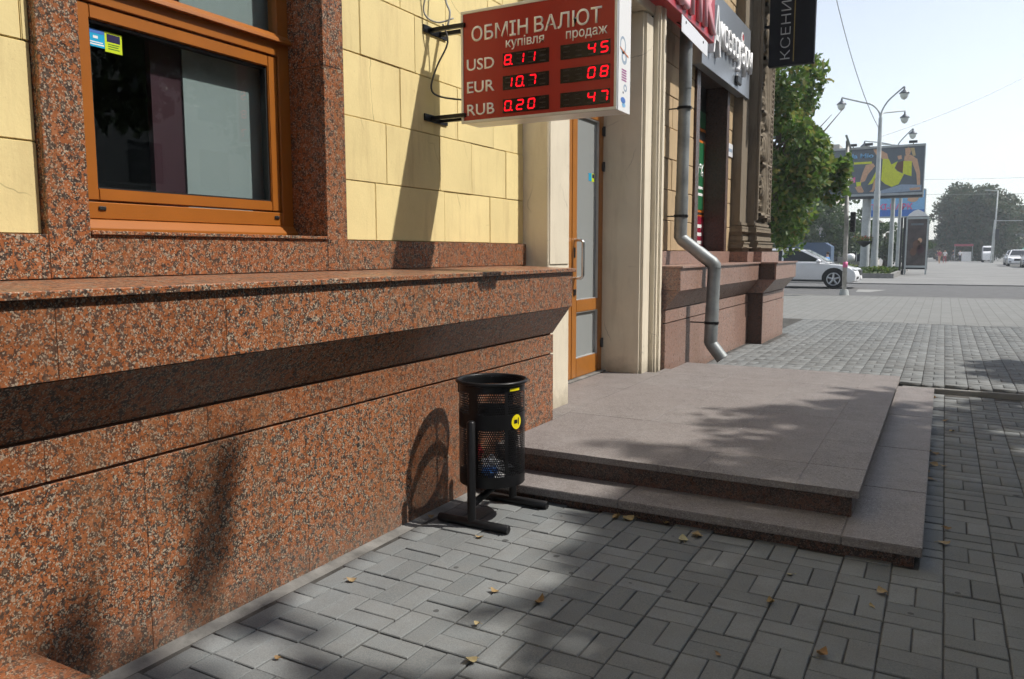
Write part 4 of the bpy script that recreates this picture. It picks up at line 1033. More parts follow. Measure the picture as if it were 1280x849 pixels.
# ------------------------------------------------------------------ fallen leaves
def leaf_at(px, py, z=None):
    d = fw+rt*((px-640)/980.7)-up2*((py-424.5)/980.7)
    p = Vector((0, 0, 1.4))
    if z is None:
        q = p
        zz_ = 0.0
        for _ in range(8):
            t_ = (zz_-1.4)/d.z; q = p+d*t_; zz_ = gz(q.x, q.y)
        return q
    return p+d*((z-1.4)/d.z)
LV = []
def leaf_obj(px, py, size, label, z=None, curl=.25, seed=0, group='fallen leaves on the paving'):
    q = leaf_at(px, py, z); rg = random.Random(seed+int(px*7+py))
    n = 7; V = []; L = size
    prof = [.0, .24, .40, .46, .40, .26, .0]
    for i in range(n):
        u = (i/(n-1)-.5)*L; w = prof[i]*L*rg.uniform(.75, .95)
        zc_ = .003+curl*L*(abs(i/(n-1)-.5)*2)**2*.9*rg.uniform(.6, 1.2)
        V += [(u, -w, zc_+curl*w*rg.uniform(.6, 1.2)), (u, 0, zc_), (u, w, zc_+curl*w*rg.uniform(.2, .9))]
    F = []
    for i in range(n-1):
        a = i*3; F += [(a, a+3, a+4, a+1), (a+1, a+4, a+5, a+2)]
    mb = MB().add(V, F).tube([(L*.5, 0, .003+curl*L*.5), (L*.72, .01*L, .004+curl*L*.3)], .0012, 4)
    me = mb.mesh('fallen_leaf', 'leaf_dry', recalc=False, smooth=True)
    o = link('fallen_leaf', me, None, q+Vector((0, 0, .002))); o.rotation_euler = (rg.uniform(-.25, .25), rg.uniform(-.25, .25), rg.uniform(0, 6.28))
    tag(o, label, 'leaf', group)
Ls = [(771, 649, .060, 'long curled brown leaf at the foot of the lower step, nearest the bin'), (785, 650, .070, 'upright curled yellow leaf leaning by the lower step'),
 (800, 647, .050, 'right leaf of the trio heaped against the lower step'), (832, 656, .036, 'small brown leaf lying right under the lower step edge'),
 (854, 676, .062, 'pale yellow leaf in front of the step, left of its brown partner'), (871, 671, .070, 'larger brown curled leaf of the pair in front of the step'),
 (675, 755, .052, 'yellow leaf on the sunlit paving below the bin'), (618, 741, .042, 'curled orange leaf standing on the sunlit paving near its centre'),
 (588, 828, .052, 'broad tan leaf at the bottom edge of the paving'), (597, 782, .032, 'tiny dark orange leaf on the shaded paving'),
 (439, 727, .046, 'dry leaf close to the wall on the left paving'), (347, 824, .026, 'scrap of dry leaf far down by the granite wall'),
 (537, 648, .040, 'dark leaf in the shadow of the bin against the wall'), (600, 673, .045, 'orange leaf just in front of the bin foot'),
 (988, 720, .034, 'small pale leaf alone on the paving below the step corner'), (963, 755, .040, 'thin pale leaf on the shaded paving'),
 (1103, 742, .056, 'dark leaf standing on its edge below the step corner'), (1089, 759, .030, 'small orange leaf beneath the dark upright leaf'),
 (1027, 820, .048, 'tan leaf at the bottom right of the paving'), (897, 820, .026, 'tiny light leaf at the bottom edge right of centre'),
 (1180, 681, .060, 'wide pale leaf right of the step corner'), (1184, 663, .040, 'thin pale leaf just above the wide leaf right of the steps'),
 (1167, 582, .066, 'large greenish leaf beside the middle of the lower step'), (1180, 584, .046, 'slim leaf tip touching the large greenish leaf')]
for i, (px, py, s_, lb) in enumerate(Ls): leaf_obj(px, py, s_, lb, seed=i, curl=.30 if i % 3 else .55)
ORD = ['nearest', 'second nearest', 'third nearest', 'fourth nearest', 'fifth nearest', 'sixth nearest', 'second farthest', 'farthest']
for o_, (px, py) in zip(ORD, ((1163, 600), (1158, 591), (1168, 568), (1161, 565), (1190, 540), (1182, 527), (1162, 517), (1167, 498))):
    leaf_obj(px, py, .055, o_+' of the small dry leaves scattered along the right side of the steps', seed=3)
leaf_obj(1116, 491, .06, 'yellow leaf lying on the lower step behind the landing corner', z=.101)

# ------------------------------------------------------------------ trees
make_tree('chestnut_tree', 'leafy green chestnut tree behind the carved building corner', (-5.0, 25.2, .08), (-4.75, 24.8, 4.5), (2.45, 2.2, 3.2), 150, 150, .19, 'leaf_chestnut', 3, .2, csize=.22, cut=lambda P: np.where(P[:, 2] > 4.3+.25*np.sin(P[:, 0]*5), P[:, 0] < -3.45+.35*np.sin(P[:, 2]*3.1), P[:, 0] < -2.5))
XB = np.array([(-6, -2.6), (.5, -2.4), (1.12, -2.2), (1.32, -2.54), (1.65, -2.35), (1.8, -1.95), (1.95, -2.2), (2.25, -2.15), (2.45, -1.75), (2.8, -1.4), (3.2, -1.32), (3.6, -1.45), (3.9, -1.6), (4.2, -1.9), (4.5, -2.05), (4.83, -1.85), (5.12, -1.6), (5.7, -1.5), (5.9, -1.2), (6.21, -1.05), (6.87, -.78), (7.26, -.5), (7.8, -.1), (8.3, .4), (8.9, .95), (9.6, .45), (10.5, .35), (11.2, .9), (12, 1.5), (30, 2)])
ISL = [(-2.80, 1.76, .14), (-2.66, 1.87, .17), (-2.50, 1.97, .18), (-2.62, 2.26, .14), (-2.47, 2.38, .16), (-.1, 8.05, .22), (-1.0, 8.3, .2), (.25, 7.6, .25)]
def shade_cut(P):
    """where each leaf's shadow lands: the crowns leave the wall and part of the landing in the sun"""
    rg_ = np.random.default_rng(1)
    sx_ = P[:, 0]-P[:, 2]*.7128; sy_ = P[:, 1]-P[:, 2]*.3099
    lim_ = np.interp(sy_, XB[:, 0], XB[:, 1])+.10*np.sin(sy_*5.1)+.07*np.sin(sy_*11.3+1)+rg_.normal(size=len(P))*.10
    keep = sx_ > lim_
    for a_, b_, r_ in ISL: keep |= (np.hypot(sx_-a_, sy_-b_) < r_*rg_.uniform(.5, 1.3, len(P))) & (rg_.random(len(P)) < .75)
    lit = (np.hypot((sx_-.25)/.5, (sy_-6.4)/.16) < 1) | (np.hypot((sx_-.35)/.45, (sy_-7.0)/.12) < 1)
    return keep & ~(lit & (rg_.random(len(P)) < .8))
for (tx, ty, cx_, cy_, cz_, rx_, ry_, rz_, sd, lb) in (
    (6.6, 6.6, 5.6, 6.6, 6.2, 3.1, 3.2, 3.2, 5, 'street tree whose crown shades the landing, out of frame on the right'),
    (6.6, 1.6, 5.4, 1.9, 6.2, 3.4, 3.2, 3.2, 6, 'street tree whose crown shades the foreground paving, out of frame on the right'),
    (6.6, 12.6, 6.4, 12.6, 6.4, 2.9, 3.0, 3.2, 8, 'street tree shading the far right paving, out of frame beyond the steps'),
    (6.4, -3.6, 5.3, -3.4, 6.2, 3.3, 3.1, 3.2, 12, 'added tree behind the camera on the kerb side, dimming the fill light'),  # unseen tree added to cut skylight on faces turned to the camera
    (6.4, -8.8, 5.3, -8.8, 6.2, 3.3, 3.1, 3.2, 13, 'second added tree behind the camera on the kerb side, dimming the fill light'),  # likewise added out of view to lower the fill light
    (-.2, -9.5, -.6, -9.5, 6.6, 3.0, 3.1, 3.0, 14, 'added tree near the wall behind the camera, dimming the fill light'),  # added out of view to darken the step risers
    (7.0, 18.6, 7.6, 18.6, 6.4, 2.8, 3.0, 3.2, 10, 'last street tree of the kerb row, out of frame on the right')):
    make_tree('street_tree', lb, (tx, ty, 0), (cx_, cy_, cz_), (rx_, ry_, rz_), 110, 150, .26, 'leaf_street', sd, .2, 'shade trees along the kerb', .27, .35, .05, cut=shade_cut)
OB = thing('added_opposite_building', (26, 10, 0), 'grey building added across the street to darken the window reflections', 'building')  # added out of view so the panes reflect something dark
MB().box(24, 34, -30, 92, 0, 13).build('wall', 'house_far', OB); MB().box(23.6, 34.4, -30.4, 92.4, 13, 13.6).build('roof', 'roof_far', OB)
for r_ in range(4):
    for c_ in range(33): MB().box(23.94, 24.0, -29+c_*3.6, -27.4+c_*3.6, 1.4+r_*3, 3.1+r_*3).build('window', 'car_glass', OB)
make_tree('broad_tree', 'big hazy tree with browning leaves at the far end of the square', (4.9, 140, .1), (4.6, 140, 5.6), (5.9, 5.2, 6.2), 230, 130, .52, 'leaf_autumn', 19, .45, csize=.27)
for i, (x, y, h, w_, lb) in enumerate([(-9.3, 78, 6.3, 3.4, 'dark tree standing behind the billboard post'), (-5.0, 84, 4.4, 3.4, 'round dark tree behind the lamp posts under the second billboard'), (-14, 74, 7.2, 4.0, 'tall dark tree behind the white car, left of the billboards'), (-1.6, 170, 3.6, 3.6, 'faint low tree far away between the poster cabinet and the big tree'), (15.5, 165, 3.4, 4.6, 'pale distant tree at the right edge behind the parked cars')]):
    make_tree('background_tree', lb, (x, y, .1), (x, y, h*.58), (w_, w_, h*.48), 60, 90, .34 if y < 100 else .6, 'leaf_autumn' if i == 3 else 'leaf_street', 20+i, .2, 'trees beyond the road', .26)

# ------------------------------------------------------------------ lamp posts, poles, billboards
def lantern(c, par, s_=1.0):
    x, y, z = c
    MB().lathe(x, y, [(.02*s_, z), (.05*s_, z-.06*s_), (.06*s_, z-.16*s_), (.26*s_, z-.34*s_), (.27*s_, z-.38*s_), (.10*s_, z-.39*s_)], 14).build('lamp_cap', 'lamp_steel', par, smooth=True)
    MB().lathe(x, y, [(.22*s_, z-.385*s_), (.21*s_, z-.52*s_), (.13*s_, z-.66*s_), (.02*s_, z-.72*s_)], 14).build('lamp_bowl', 'lamp_glass', par, smooth=True)
LP = thing('lamp_post', (-3.54, 50, .1), 'tall grey lamp post with three lanterns in front of the billboard', 'lamp post')
MB().tube([(-3.54, 50, .1), (-3.54, 50, 1.5)], [.20, .19], 16).build('base', 'pole_grey', LP, smooth=True, autos=40)
MB().tube([(-3.54, 50, 1.5), (-3.555, 50, 4.9)], [.185, .165], 16).build('shaft', 'pole_grey', LP, smooth=True, autos=40)
MB().tube([(-3.555, 50, 4.9), (-3.57, 50, 9.0)], [.135, .10], 16).build('shaft', 'pole_grey', LP, smooth=True, autos=40)
MB().tube(sm([(-3.57, 50, 8.9), (-3.52, 50, 9.35), (-3.25, 50, 9.85), (-2.9, 50, 10.2), (-2.42, 50, 10.62)]), .045, 8).build('arm', 'pole_grey', LP, smooth=True)
MB().tube(sm([(-3.57, 50, 8.9), (-3.68, 50, 9.35), (-4.05, 50, 9.75), (-4.6, 50, 9.95), (-5.66, 50, 10.3)]), .045, 8).build('arm', 'pole_grey', LP, smooth=True)
MB().tube(sm([(-3.57, 50.0, 8.9), (-3.50, 50.5, 9.3), (-3.1, 51.5, 9.5), (-2.48, 53, 9.75)]), .045, 8).build('arm', 'pole_grey', LP, smooth=True)
lantern((-2.42, 50, 10.60), LP); lantern((-5.66, 50, 10.28), LP); lantern((-2.48, 53, 9.72), LP)
FB = thing('flower_basket', (-3.9, 50, 1.9), 'hanging basket of red flowers on the lamp post', 'flower basket')
MB().lathe(-4.12, 50, [(.06, 1.72), (.42, 2.0), (.48, 2.06), (.02, 2.07)], 14).build('basket', 'dark_plastic', FB, smooth=True)
rg = np.random.default_rng(2); q = rg.normal(size=(260, 3))*[.25, .2, .09]+[-4.12, 50, 2.16]
link('flowers', leaves('flowers', q-np.array(FB.location), .12, 'leaf_hedge', rg), FB)
q = rg.normal(size=(90, 3))*[.24, .2, .07]+[-4.12, 50, 2.24]
link('blossoms', leaves('blossoms', q-np.array(FB.location), .09, 'flower_red', rg), FB)
def pole_thing(name, label, x, y, h, r0_, r1_, arms=()):
    t_ = thing(name, (x, y, .1), label, 'lamp post', 'posts behind the big lamp post')
    MB().tube([(x, y, .1), (x, y, h)], [r0_, r1_], 12).build('shaft', 'pole_grey', t_, smooth=True, autos=40)
    for pts in arms:
        MB().tube(sm(pts), .04, 8).build('arm', 'pole_grey', t_, smooth=True); lantern(pts[-1], t_)
    return t_
pole_thing('lamp_post', 'second lamp post with lanterns peeking above the billboard', -3.30, 61, 8.3, .17, .10, [[(-3.3, 61, 8.2), (-3.1, 61, 8.9), (-2.3, 61, 9.8)], [(-3.3, 61, 8.2), (-3.6, 61, 8.8), (-5.3, 61, 9.15)]])
pole_thing('lamp_post', 'thin grey post between the lamp post and the poster cabinet', -2.96, 63.5, 8.6, .14, .09, [[(-2.96, 63.5, 8.5), (-3.3, 63.5, 9.0), (-4.6, 63.5, 9.2)]])
pole_thing('lamp_post', 'short pale post right beside the poster cabinet', -2.42, 60.5, 3.6, .10, .09)
TP = thing('signal_pole', (-2.64, 26, .1), 'slim patched pole at the kerb with traffic lights and a tilted plate', 'pole')
MB().tube([(-2.64, 26, .1), (-2.66, 26, 2.2), (-2.73, 26, 4.75)], [.068, .062, .05], 12).build('pole', 'pole_dirty', TP, smooth=True)
MB().tube([(-2.64, 26, .1), (-2.64, 26, .28)], [.15, .11], 12).build('foot', 'pole_grey', TP, smooth=True, autos=40)
MB().tube([(-2.643, 26, .95), (-2.643, 26, 1.12)], .071, 12).build('bill_remnant', 'pink_print', TP, smooth=True)
MB().box(-2.55, -2.40, 25.88, 26.02, 2.02, 2.62).build('signal_head', 'dark_plastic', TP, bevel=.02)
for z in (2.12, 2.32, 2.52): MB().tube([(-2.475, 25.878, z), (-2.475, 25.80, z)], [.062, .066], 12, cap=False).build('visor', 'dark_plastic', TP)
MB().prism([(-2.66, 4.5), (-2.58, 4.45), (-2.74, 4.92), (-2.80, 4.9)], 1, 25.93, 25.95).build('sign_plate', 'pole_grey', TP)

# main billboard
BB = thing('billboard', (-4.88, 60, .1), 'large billboard picturing a seated figure in a yellow dress', 'billboard')
bx0, bx1, bz0, bz1 = -7.55, -1.50, 5.42, 8.48
MB().box(bx0, bx1, 60.0, 60.35, bz0, bz1).build('panel', 'poster_grey', BB)
fr = MB(); 
fr.box(bx0-.06, bx1+.06, 59.92, 60.4, bz0-.16, bz0).box(bx0-.06, bx1+.06, 59.92, 60.4, bz1, bz1+.14).box(bx0-.06, bx0, 59.92, 60.4, bz0, bz1).box(bx1, bx1+.06, 59.92, 60.4, bz0, bz1)
fr.build('frame', 'pole_grey', BB)
MB().box(bx0-.1, bx1+.02, 59.6, 60.5, bz0-.32, bz0-.17).build('catwalk', 'dark_plastic', BB)
MB().tube([(-4.88, 60.2, .1), (-4.90, 60.2, bz0-.3)], [.30, .28], 16).build('post', 'pole_grey', BB, smooth=True, autos=40)
for x in (-5.9, -4.9, -2.2): MB().box(x-.25, x+.25, 59.4, 59.75, bz1+.18, bz1+.32).tube([(x, 60.1, bz1+.1), (x, 59.6, bz1+.22)], .03, 6).build('floodlight', 'dark_plastic', BB)
def pp(zx, zy): return (bx0+(zx+291)/1441*(bx1-bx0), bz0+(740-zy)/620*(bz1-bz0))
def shape(pts, mat, k_): MB().prism([pp(*p) for p in pts], 1, 60-.004*k_, 60-.004*k_+.003).build('poster_print', mat, BB)
shape([(300, 340), (410, 320), (440, 360), (340, 470), (300, 560), (225, 585), (225, 560), (255, 450)], 'skin_print', 1)
shape([(150, 640), (240, 615), (290, 700), (270, 720), (200, 715)], 'skin_print', 1)
shape([(400, 130), (480, 130), (610, 200), (640, 290), (560, 280), (440, 200)], 'skin_print', 1)
shape([(430, 560), (480, 540), (470, 640), (430, 715), (370, 710), (410, 680)], 'skin_print', 1)
shape([(165, 570), (240, 570), (240, 620), (175, 632)], 'yellow_print', 2)
shape([(550, 265), (640, 275), (690, 370), (770, 440), (870, 490), (800, 620), (700, 655), (600, 610), (540, 560)], 'yellow_print', 2)
shape([(470, 410), (490, 460), (410, 600), (345, 615), (400, 540)], 'yellow_print', 2)
shape([(770, 330), (870, 300), (870, 470), (780, 440), (740, 400)], 'brown_print', 3)
shape([(670, 355), (770, 310), (730, 400), (780, 450)], 'yellow_print', 3)
shape([(865, 240), (950, 230), (1020, 270), (1000, 340), (860, 320)], 'skin_print', 3)
shape([(985, 265), (1050, 290), (1100, 470), (1112, 640), (1068, 645), (1045, 480), (990, 360)], 'skin_print', 4)
shape([(855, 310), (975, 318), (980, 520), (930, 505), (850, 480)], 'yellow_print', 4)
shape([(760, 240), (820, 230), (830, 280), (780, 290)], 'skin_print', 4)
shape([(860, 140), (1000, 140), (1025, 245), (985, 250), (950, 150), (880, 160)], 'hair_print', 4)
shape([(870, 150), (920, 130), (955, 170), (945, 220), (905, 245), (875, 220)], 'skin_print', 5)
shape([(540, 700), (840, 625), (1130, 640), (1130, 715), (540, 738)], 'steelblue_print', 1)
shape([(960, 680), (1110, 670), (1110, 705), (970, 712)], 'skin_print', 5)
shape([(70, 520), (150, 500), (150, 570), (90, 600)], 'pink_print', 2)
text_part('poster_lettering', 'la Mio', BB, (pp(90, 245)[0], 59.985, pp(90, 245)[1]), (1, 0, 0), (0, 0, 1), 1.35, .32, 'lightblue_print', .003, .03)
MB().box(pp(120, 0)[0], pp(390, 0)[0], 59.99, 59.995, pp(0, 325)[1], pp(0, 295)[1]).build('poster_print', 'yellow_print', BB)
# second billboard
B3 = thing('small_billboard', (-3.7, 75, .1), 'blue billboard with pink lettering below and behind the large one', 'billboard')
cx0, cx1, cz0, cz1 = -6.3, -1.66, 4.46, 6.62
MB().box(cx0, cx1, 75, 75.3, cz0, cz1).build('panel', 'lightblue_print', B3)
MB().box(cx0-.06, cx1+.06, 74.97, 75.33, cz0-.12, cz0).box(cx0-.06, cx1+.06, 74.97, 75.33, cz1, cz1+.1).box(cx1, cx1+.08, 74.97, 75.33, cz0, cz1).build('frame', 'pole_grey', B3)
MB().box(cx0, cx1, 74.985, 74.992, cz0+.02, cz0+.55).build('poster_print', 'blue_print', B3)
text_part('poster_lettering', 'ЛІКІ-ПАРК', B3, (-5.95, 74.98, 5.02), (1, 0, 0), (0, 0, 1), 3.4, .52, 'pink_print', .004, .03)
for cx_, cz_, r_, mt in ((-2.6, 5.95, .42, 'skin_print'), (-3.1, 6.25, .22, 'pink_print'), (-4.9, 6.2, .25, 'hair_print'), (-2.05, 6.2, .3, 'white_print'), (-4.2, 6.1, .2, 'white_print')):
    MB().prism([(cx_+r_*math.cos(a)*random.Random(a+r_).uniform(.7, 1.2), cz_+.8*r_*math.sin(a)) for a in [k_*math.pi/6 for k_ in range(12)]], 1, 74.975, 74.983).build('poster_print', mt, B3)
MB().tube([(-5.4, 75.2, .1), (-5.4, 75.2, cz0)], .16, 12).build('post', 'pole_grey', B3); MB().tube([(-2.4, 75.2, .1), (-2.4, 75.2, cz0)], .16, 12).build('post', 'pole_grey', B3)
# poster cabinet
PC = thing('poster_cabinet', (-1.5, 52, .1), 'tall free-standing poster cabinet with arched white top by the kerb', 'poster cabinet')
MB().box(-2.10, -.86, 52, 52.5, .42, 3.5).build('body', 'dark_plastic', PC, bevel=.02)
MB().prism([(-2.02, 3.5), (-.94, 3.5), (-1.05, 3.66), (-1.30, 3.82), (-1.48, 3.9), (-1.70, 3.82), (-1.92, 3.64)], 1, 51.97, 52.53).build('cap', 'sign_white', PC)
fr = MB()
fr.box(-2.06, -1.97, 51.93, 51.995, .12, 3.5).box(-.97, -.88, 51.93, 51.995, .12, 3.5).box(-1.97, -.97, 51.93, 51.995, 3.34, 3.46).box(-1.97, -.97, 51.93, 51.995, .52, .64)
fr.build('frame', 'pole_grey', PC)
MB().box(-1.97, -.97, 51.975, 51.99, .64, 3.34).build('poster', 'poster_dark', PC)
for x, z, r_, mt in ((-1.45, 1.85, .22, 'brown_print'), (-1.25, 1.6, .2, 'maroon_panel'), (-1.62, 1.45, .18, 'brown_print'), (-1.3, 2.1, .12, 'skin_print')):
    MB().prism([(x+r_*math.cos(k_*math.pi/6), z+1.3*r_*math.sin(k_*math.pi/6)) for k_ in range(12)], 1, 51.968, 51.974).build('poster_print', mt, PC)
MB().box(-1.8, -1.15, 51.968, 51.974, 2.98, 3.1).build('poster_print', 'poster_grey', PC)
for x in (-2.35, -2.20): MB().box(x, x+.10, 52.1, 52.6, .1, 3.45).build('side_post', 'dark_plastic', PC)
# planted bed with kerb
k = MB(); k.box(-9.5, -2.2, 44.2, 44.4, .0, .34).box(-2.4, -2.2, 44.4, 62, .0, .34); tag(k.single('bed_kerb', 'kerb_stone', 'low stone kerb round the planted bed across the road', 'kerb'), kind='structure')
k = MB(); k.add([(-9.5, 44.4, .25), (-2.4, 44.4, .25), (-2.4, 62, .25), (-9.5, 62, .25)], [(0, 1, 2, 3)]); tag(k.build('planted_bed', 'soil'), kind='structure')
rg = np.random.default_rng(12)
q = np.stack([rg.uniform(-9.4, -2.5, 7000), rg.uniform(44.5, 61.5, 7000), .27+rg.uniform(0, .12, 7000)], 1)
o = link('bed_grass', leaves('bed_grass', q, .2, 'grass', rg, droop=-.8)); tag(o, 'low grass covering the planted bed', 'grass', kind='stuff')
def shrub(x, y, r_, h, mt, lb, seed):
    t_ = thing('shrub', (x, y, .25), lb, 'shrub', 'shrubs in the planted bed'); rg_ = np.random.default_rng(seed)
    m = rg_.normal(size=(420, 3)); m /= np.linalg.norm(m, axis=1)[:, None]; m *= (rg_.uniform(.2, 1, 420)**.5)[:, None]*[r_, r_, h*.5]; m[:, 2] += h*.5
    link('foliage', leaves('foliage', m, .16, mt, rg_), t_)
    MB().tube([(x, y, .25), (x+.03, y, .25+h*.6)], [.03, .01], 6).build('stem', 'bark', t_)
shrub(-6.0, 45.2, .7, .75, 'leaf_hedge', 'yellow green shrub above the bonnet of the white car', 1)
shrub(-4.6, 45.3, .75, .62, 'leaf_hedge', 'low yellow green shrub left of the lamp post foot', 2)
shrub(-3.0, 45.6, .5, .45, 'leaf_chestnut', 'small green shrub right of the lamp post foot', 3)
shrub(-8.2, 47.5, .9, 1.5, 'leaf_chestnut', 'tall green shrub behind the roof of the white car', 4)
# bits between
WB = thing('white_bin', (-5.4, 56, .25), 'small white drum on a short leg behind the planted bed', 'bin')
MB().lathe(-5.4, 56, [(.05, .25), (.05, .8), (.26, .85), (.30, 1.2), (.2, 1.32), (.01, 1.34)], 12).build('drum', 'sign_white', WB, smooth=True)
TB = thing('kiosk_tent', (-9.4, 68, .1), 'dark blue market tent behind the shrubs', 'tent')
MB().prism([(-11.2, .1), (-7.9, .1), (-7.9, 1.9), (-8.4, 2.2), (-10.8, 2.2), (-11.2, 1.9)], 1, 67, 69).build('canopy', 'tent_blue', TB)
SH = thing('shop_row', (-13, 88, .1), 'low row of shops with awnings glimpsed under the chestnut tree', 'building')
MB().box(-30, -6.2, 88, 95, .1, 4.4).build('wall', 'house_far', SH)
MB().box(-30.2, -6, 87.7, 95.2, 4.4, 4.7).build('roof', 'roof_far', SH)
for x in (-16.5, -13.6, -10.7, -7.9): 
    q = MB().box(x-1.0, x+1.0, 87.9, 87.99, .5, 2.6).build('window', 'car_glass', SH)
    MB().box(x-1.05, x+1.05, 87.86, 87.90, 1.5, 1.58).box(x-.04, x+.04, 87.86, 87.90, .5, 2.6).build('frame', 'sign_white', q)
    MB().prism([(86.9, 2.75), (87.99, 3.3), (87.99, 3.4), (86.9, 2.85)], 0, x-1.2, x+1.2).build('awning', 'awning', SH)
AB = thing('apartment_block', (-14, 100, .1), 'pale flat roofed block rising behind the chestnut tree', 'building')
MB().box(-28, -11.6, 100, 112, .1, 13.4).build('wall', 'house_pale', AB); MB().box(-28.3, -11.3, 99.7, 112.3, 13.4, 13.9).build('roof', 'house_far', AB)
for r_ in range(4):
    for c_ in range(6):
        x = -27+c_*2.6; z = 1.8+r_*3; w_ = MB().box(x, x+1.3, 99.94, 100.0, z, z+1.5).build('window', 'car_glass', AB)
RB = thing('distant_block', (24, 215, .1), 'faint grey block in the haze at the right edge', 'building')
MB().box(13.5, 40, 215, 230, .1, 11.5).build('wall', 'house_far', RB); MB().box(13.2, 40.3, 214.6, 230.3, 11.5, 12.1).build('roof', 'roof_far', RB)
for r_ in range(3):
    for c_ in range(7):
        x = 14.4+c_*2.8; MB().box(x, x+1.4, 214.93, 215.0, 1.6+r_*3.1, 3.2+r_*3.1).build('window', 'car_glass', RB)
DT = thing('distant_terrace', (-4, 210, .1), 'low distant buildings at the far end of the square', 'building')
MB().box(-22, 12.5, 225, 235, .1, 4.2).build('wall', 'house_pale', DT); MB().box(-22.3, 12.8, 224.6, 235.4, 4.2, 4.6).build('roof', 'roof_far', DT)
for c_ in range(11): MB().box(-21+c_*3, -19.3+c_*3, 224.93, 225, .8, 2.6).build('window', 'car_glass', DT)
# far pole with arm and signal
FP = thing('street_light', (5.3, 115, .1), 'far street light pole with a long arm before the big tree', 'street light')
MB().tube([(5.3, 115, .1), (5.4, 115, 9.0)], [.11, .07], 10).build('pole', 'pole_grey', FP, smooth=True)
MB().tube([(5.4, 115, 8.95), (4.2, 115, 9.1)], .05, 6).box(4.0, 4.6, 114.9, 115.1, 9.02, 9.14).build('lamp_arm', 'pole_grey', FP)
FS = thing('far_signal_pole', (5.1, 112, .1), 'pole carrying traffic lights and a wide sign arm near the parked cars', 'pole')
MB().tube([(4.95, 112, .1), (5.1, 112, 5.3)], [.08, .06], 8).build('pole', 'pole_grey', FS)
MB().tube([(5.1, 112, 5.2), (8.0, 112, 5.15)], .045, 6).build('arm', 'pole_grey', FS)
MB().box(5.25, 5.65, 111.8, 112.1, 2.9, 4.2).build('signal_head', 'dark_plastic', FS, bevel=.03)
KS = thing('kiosk', (3.0, 132, .1), 'small white stall with a red roof under the big tree', 'kiosk')
MB().box(2.2, 3.4, 132, 133, .1, 1.5).build('stall', 'sign_white', KS); MB().box(1.2, 3.6, 131.6, 133.2, 2.3, 2.6).build('roof', 'cloth_red', KS)
for x in (1.3, 3.5): MB().tube([(x, 131.7, .1), (x, 131.7, 2.3)], .04, 6).build('post', 'pole_grey', KS)
GK = thing('green_kiosk', (9.3, 104, .1), 'green roofed kiosk peeking above the parked cars', 'kiosk')
MB().box(7.9, 11, 104, 106, .1, 1.7).build('stall', 'house_far', GK); MB().prism([(7.6, 1.7), (11.3, 1.7), (10.8, 2.25), (8.2, 2.25)], 1, 103.6, 106.4).build('roof', 'kiosk_green', GK)

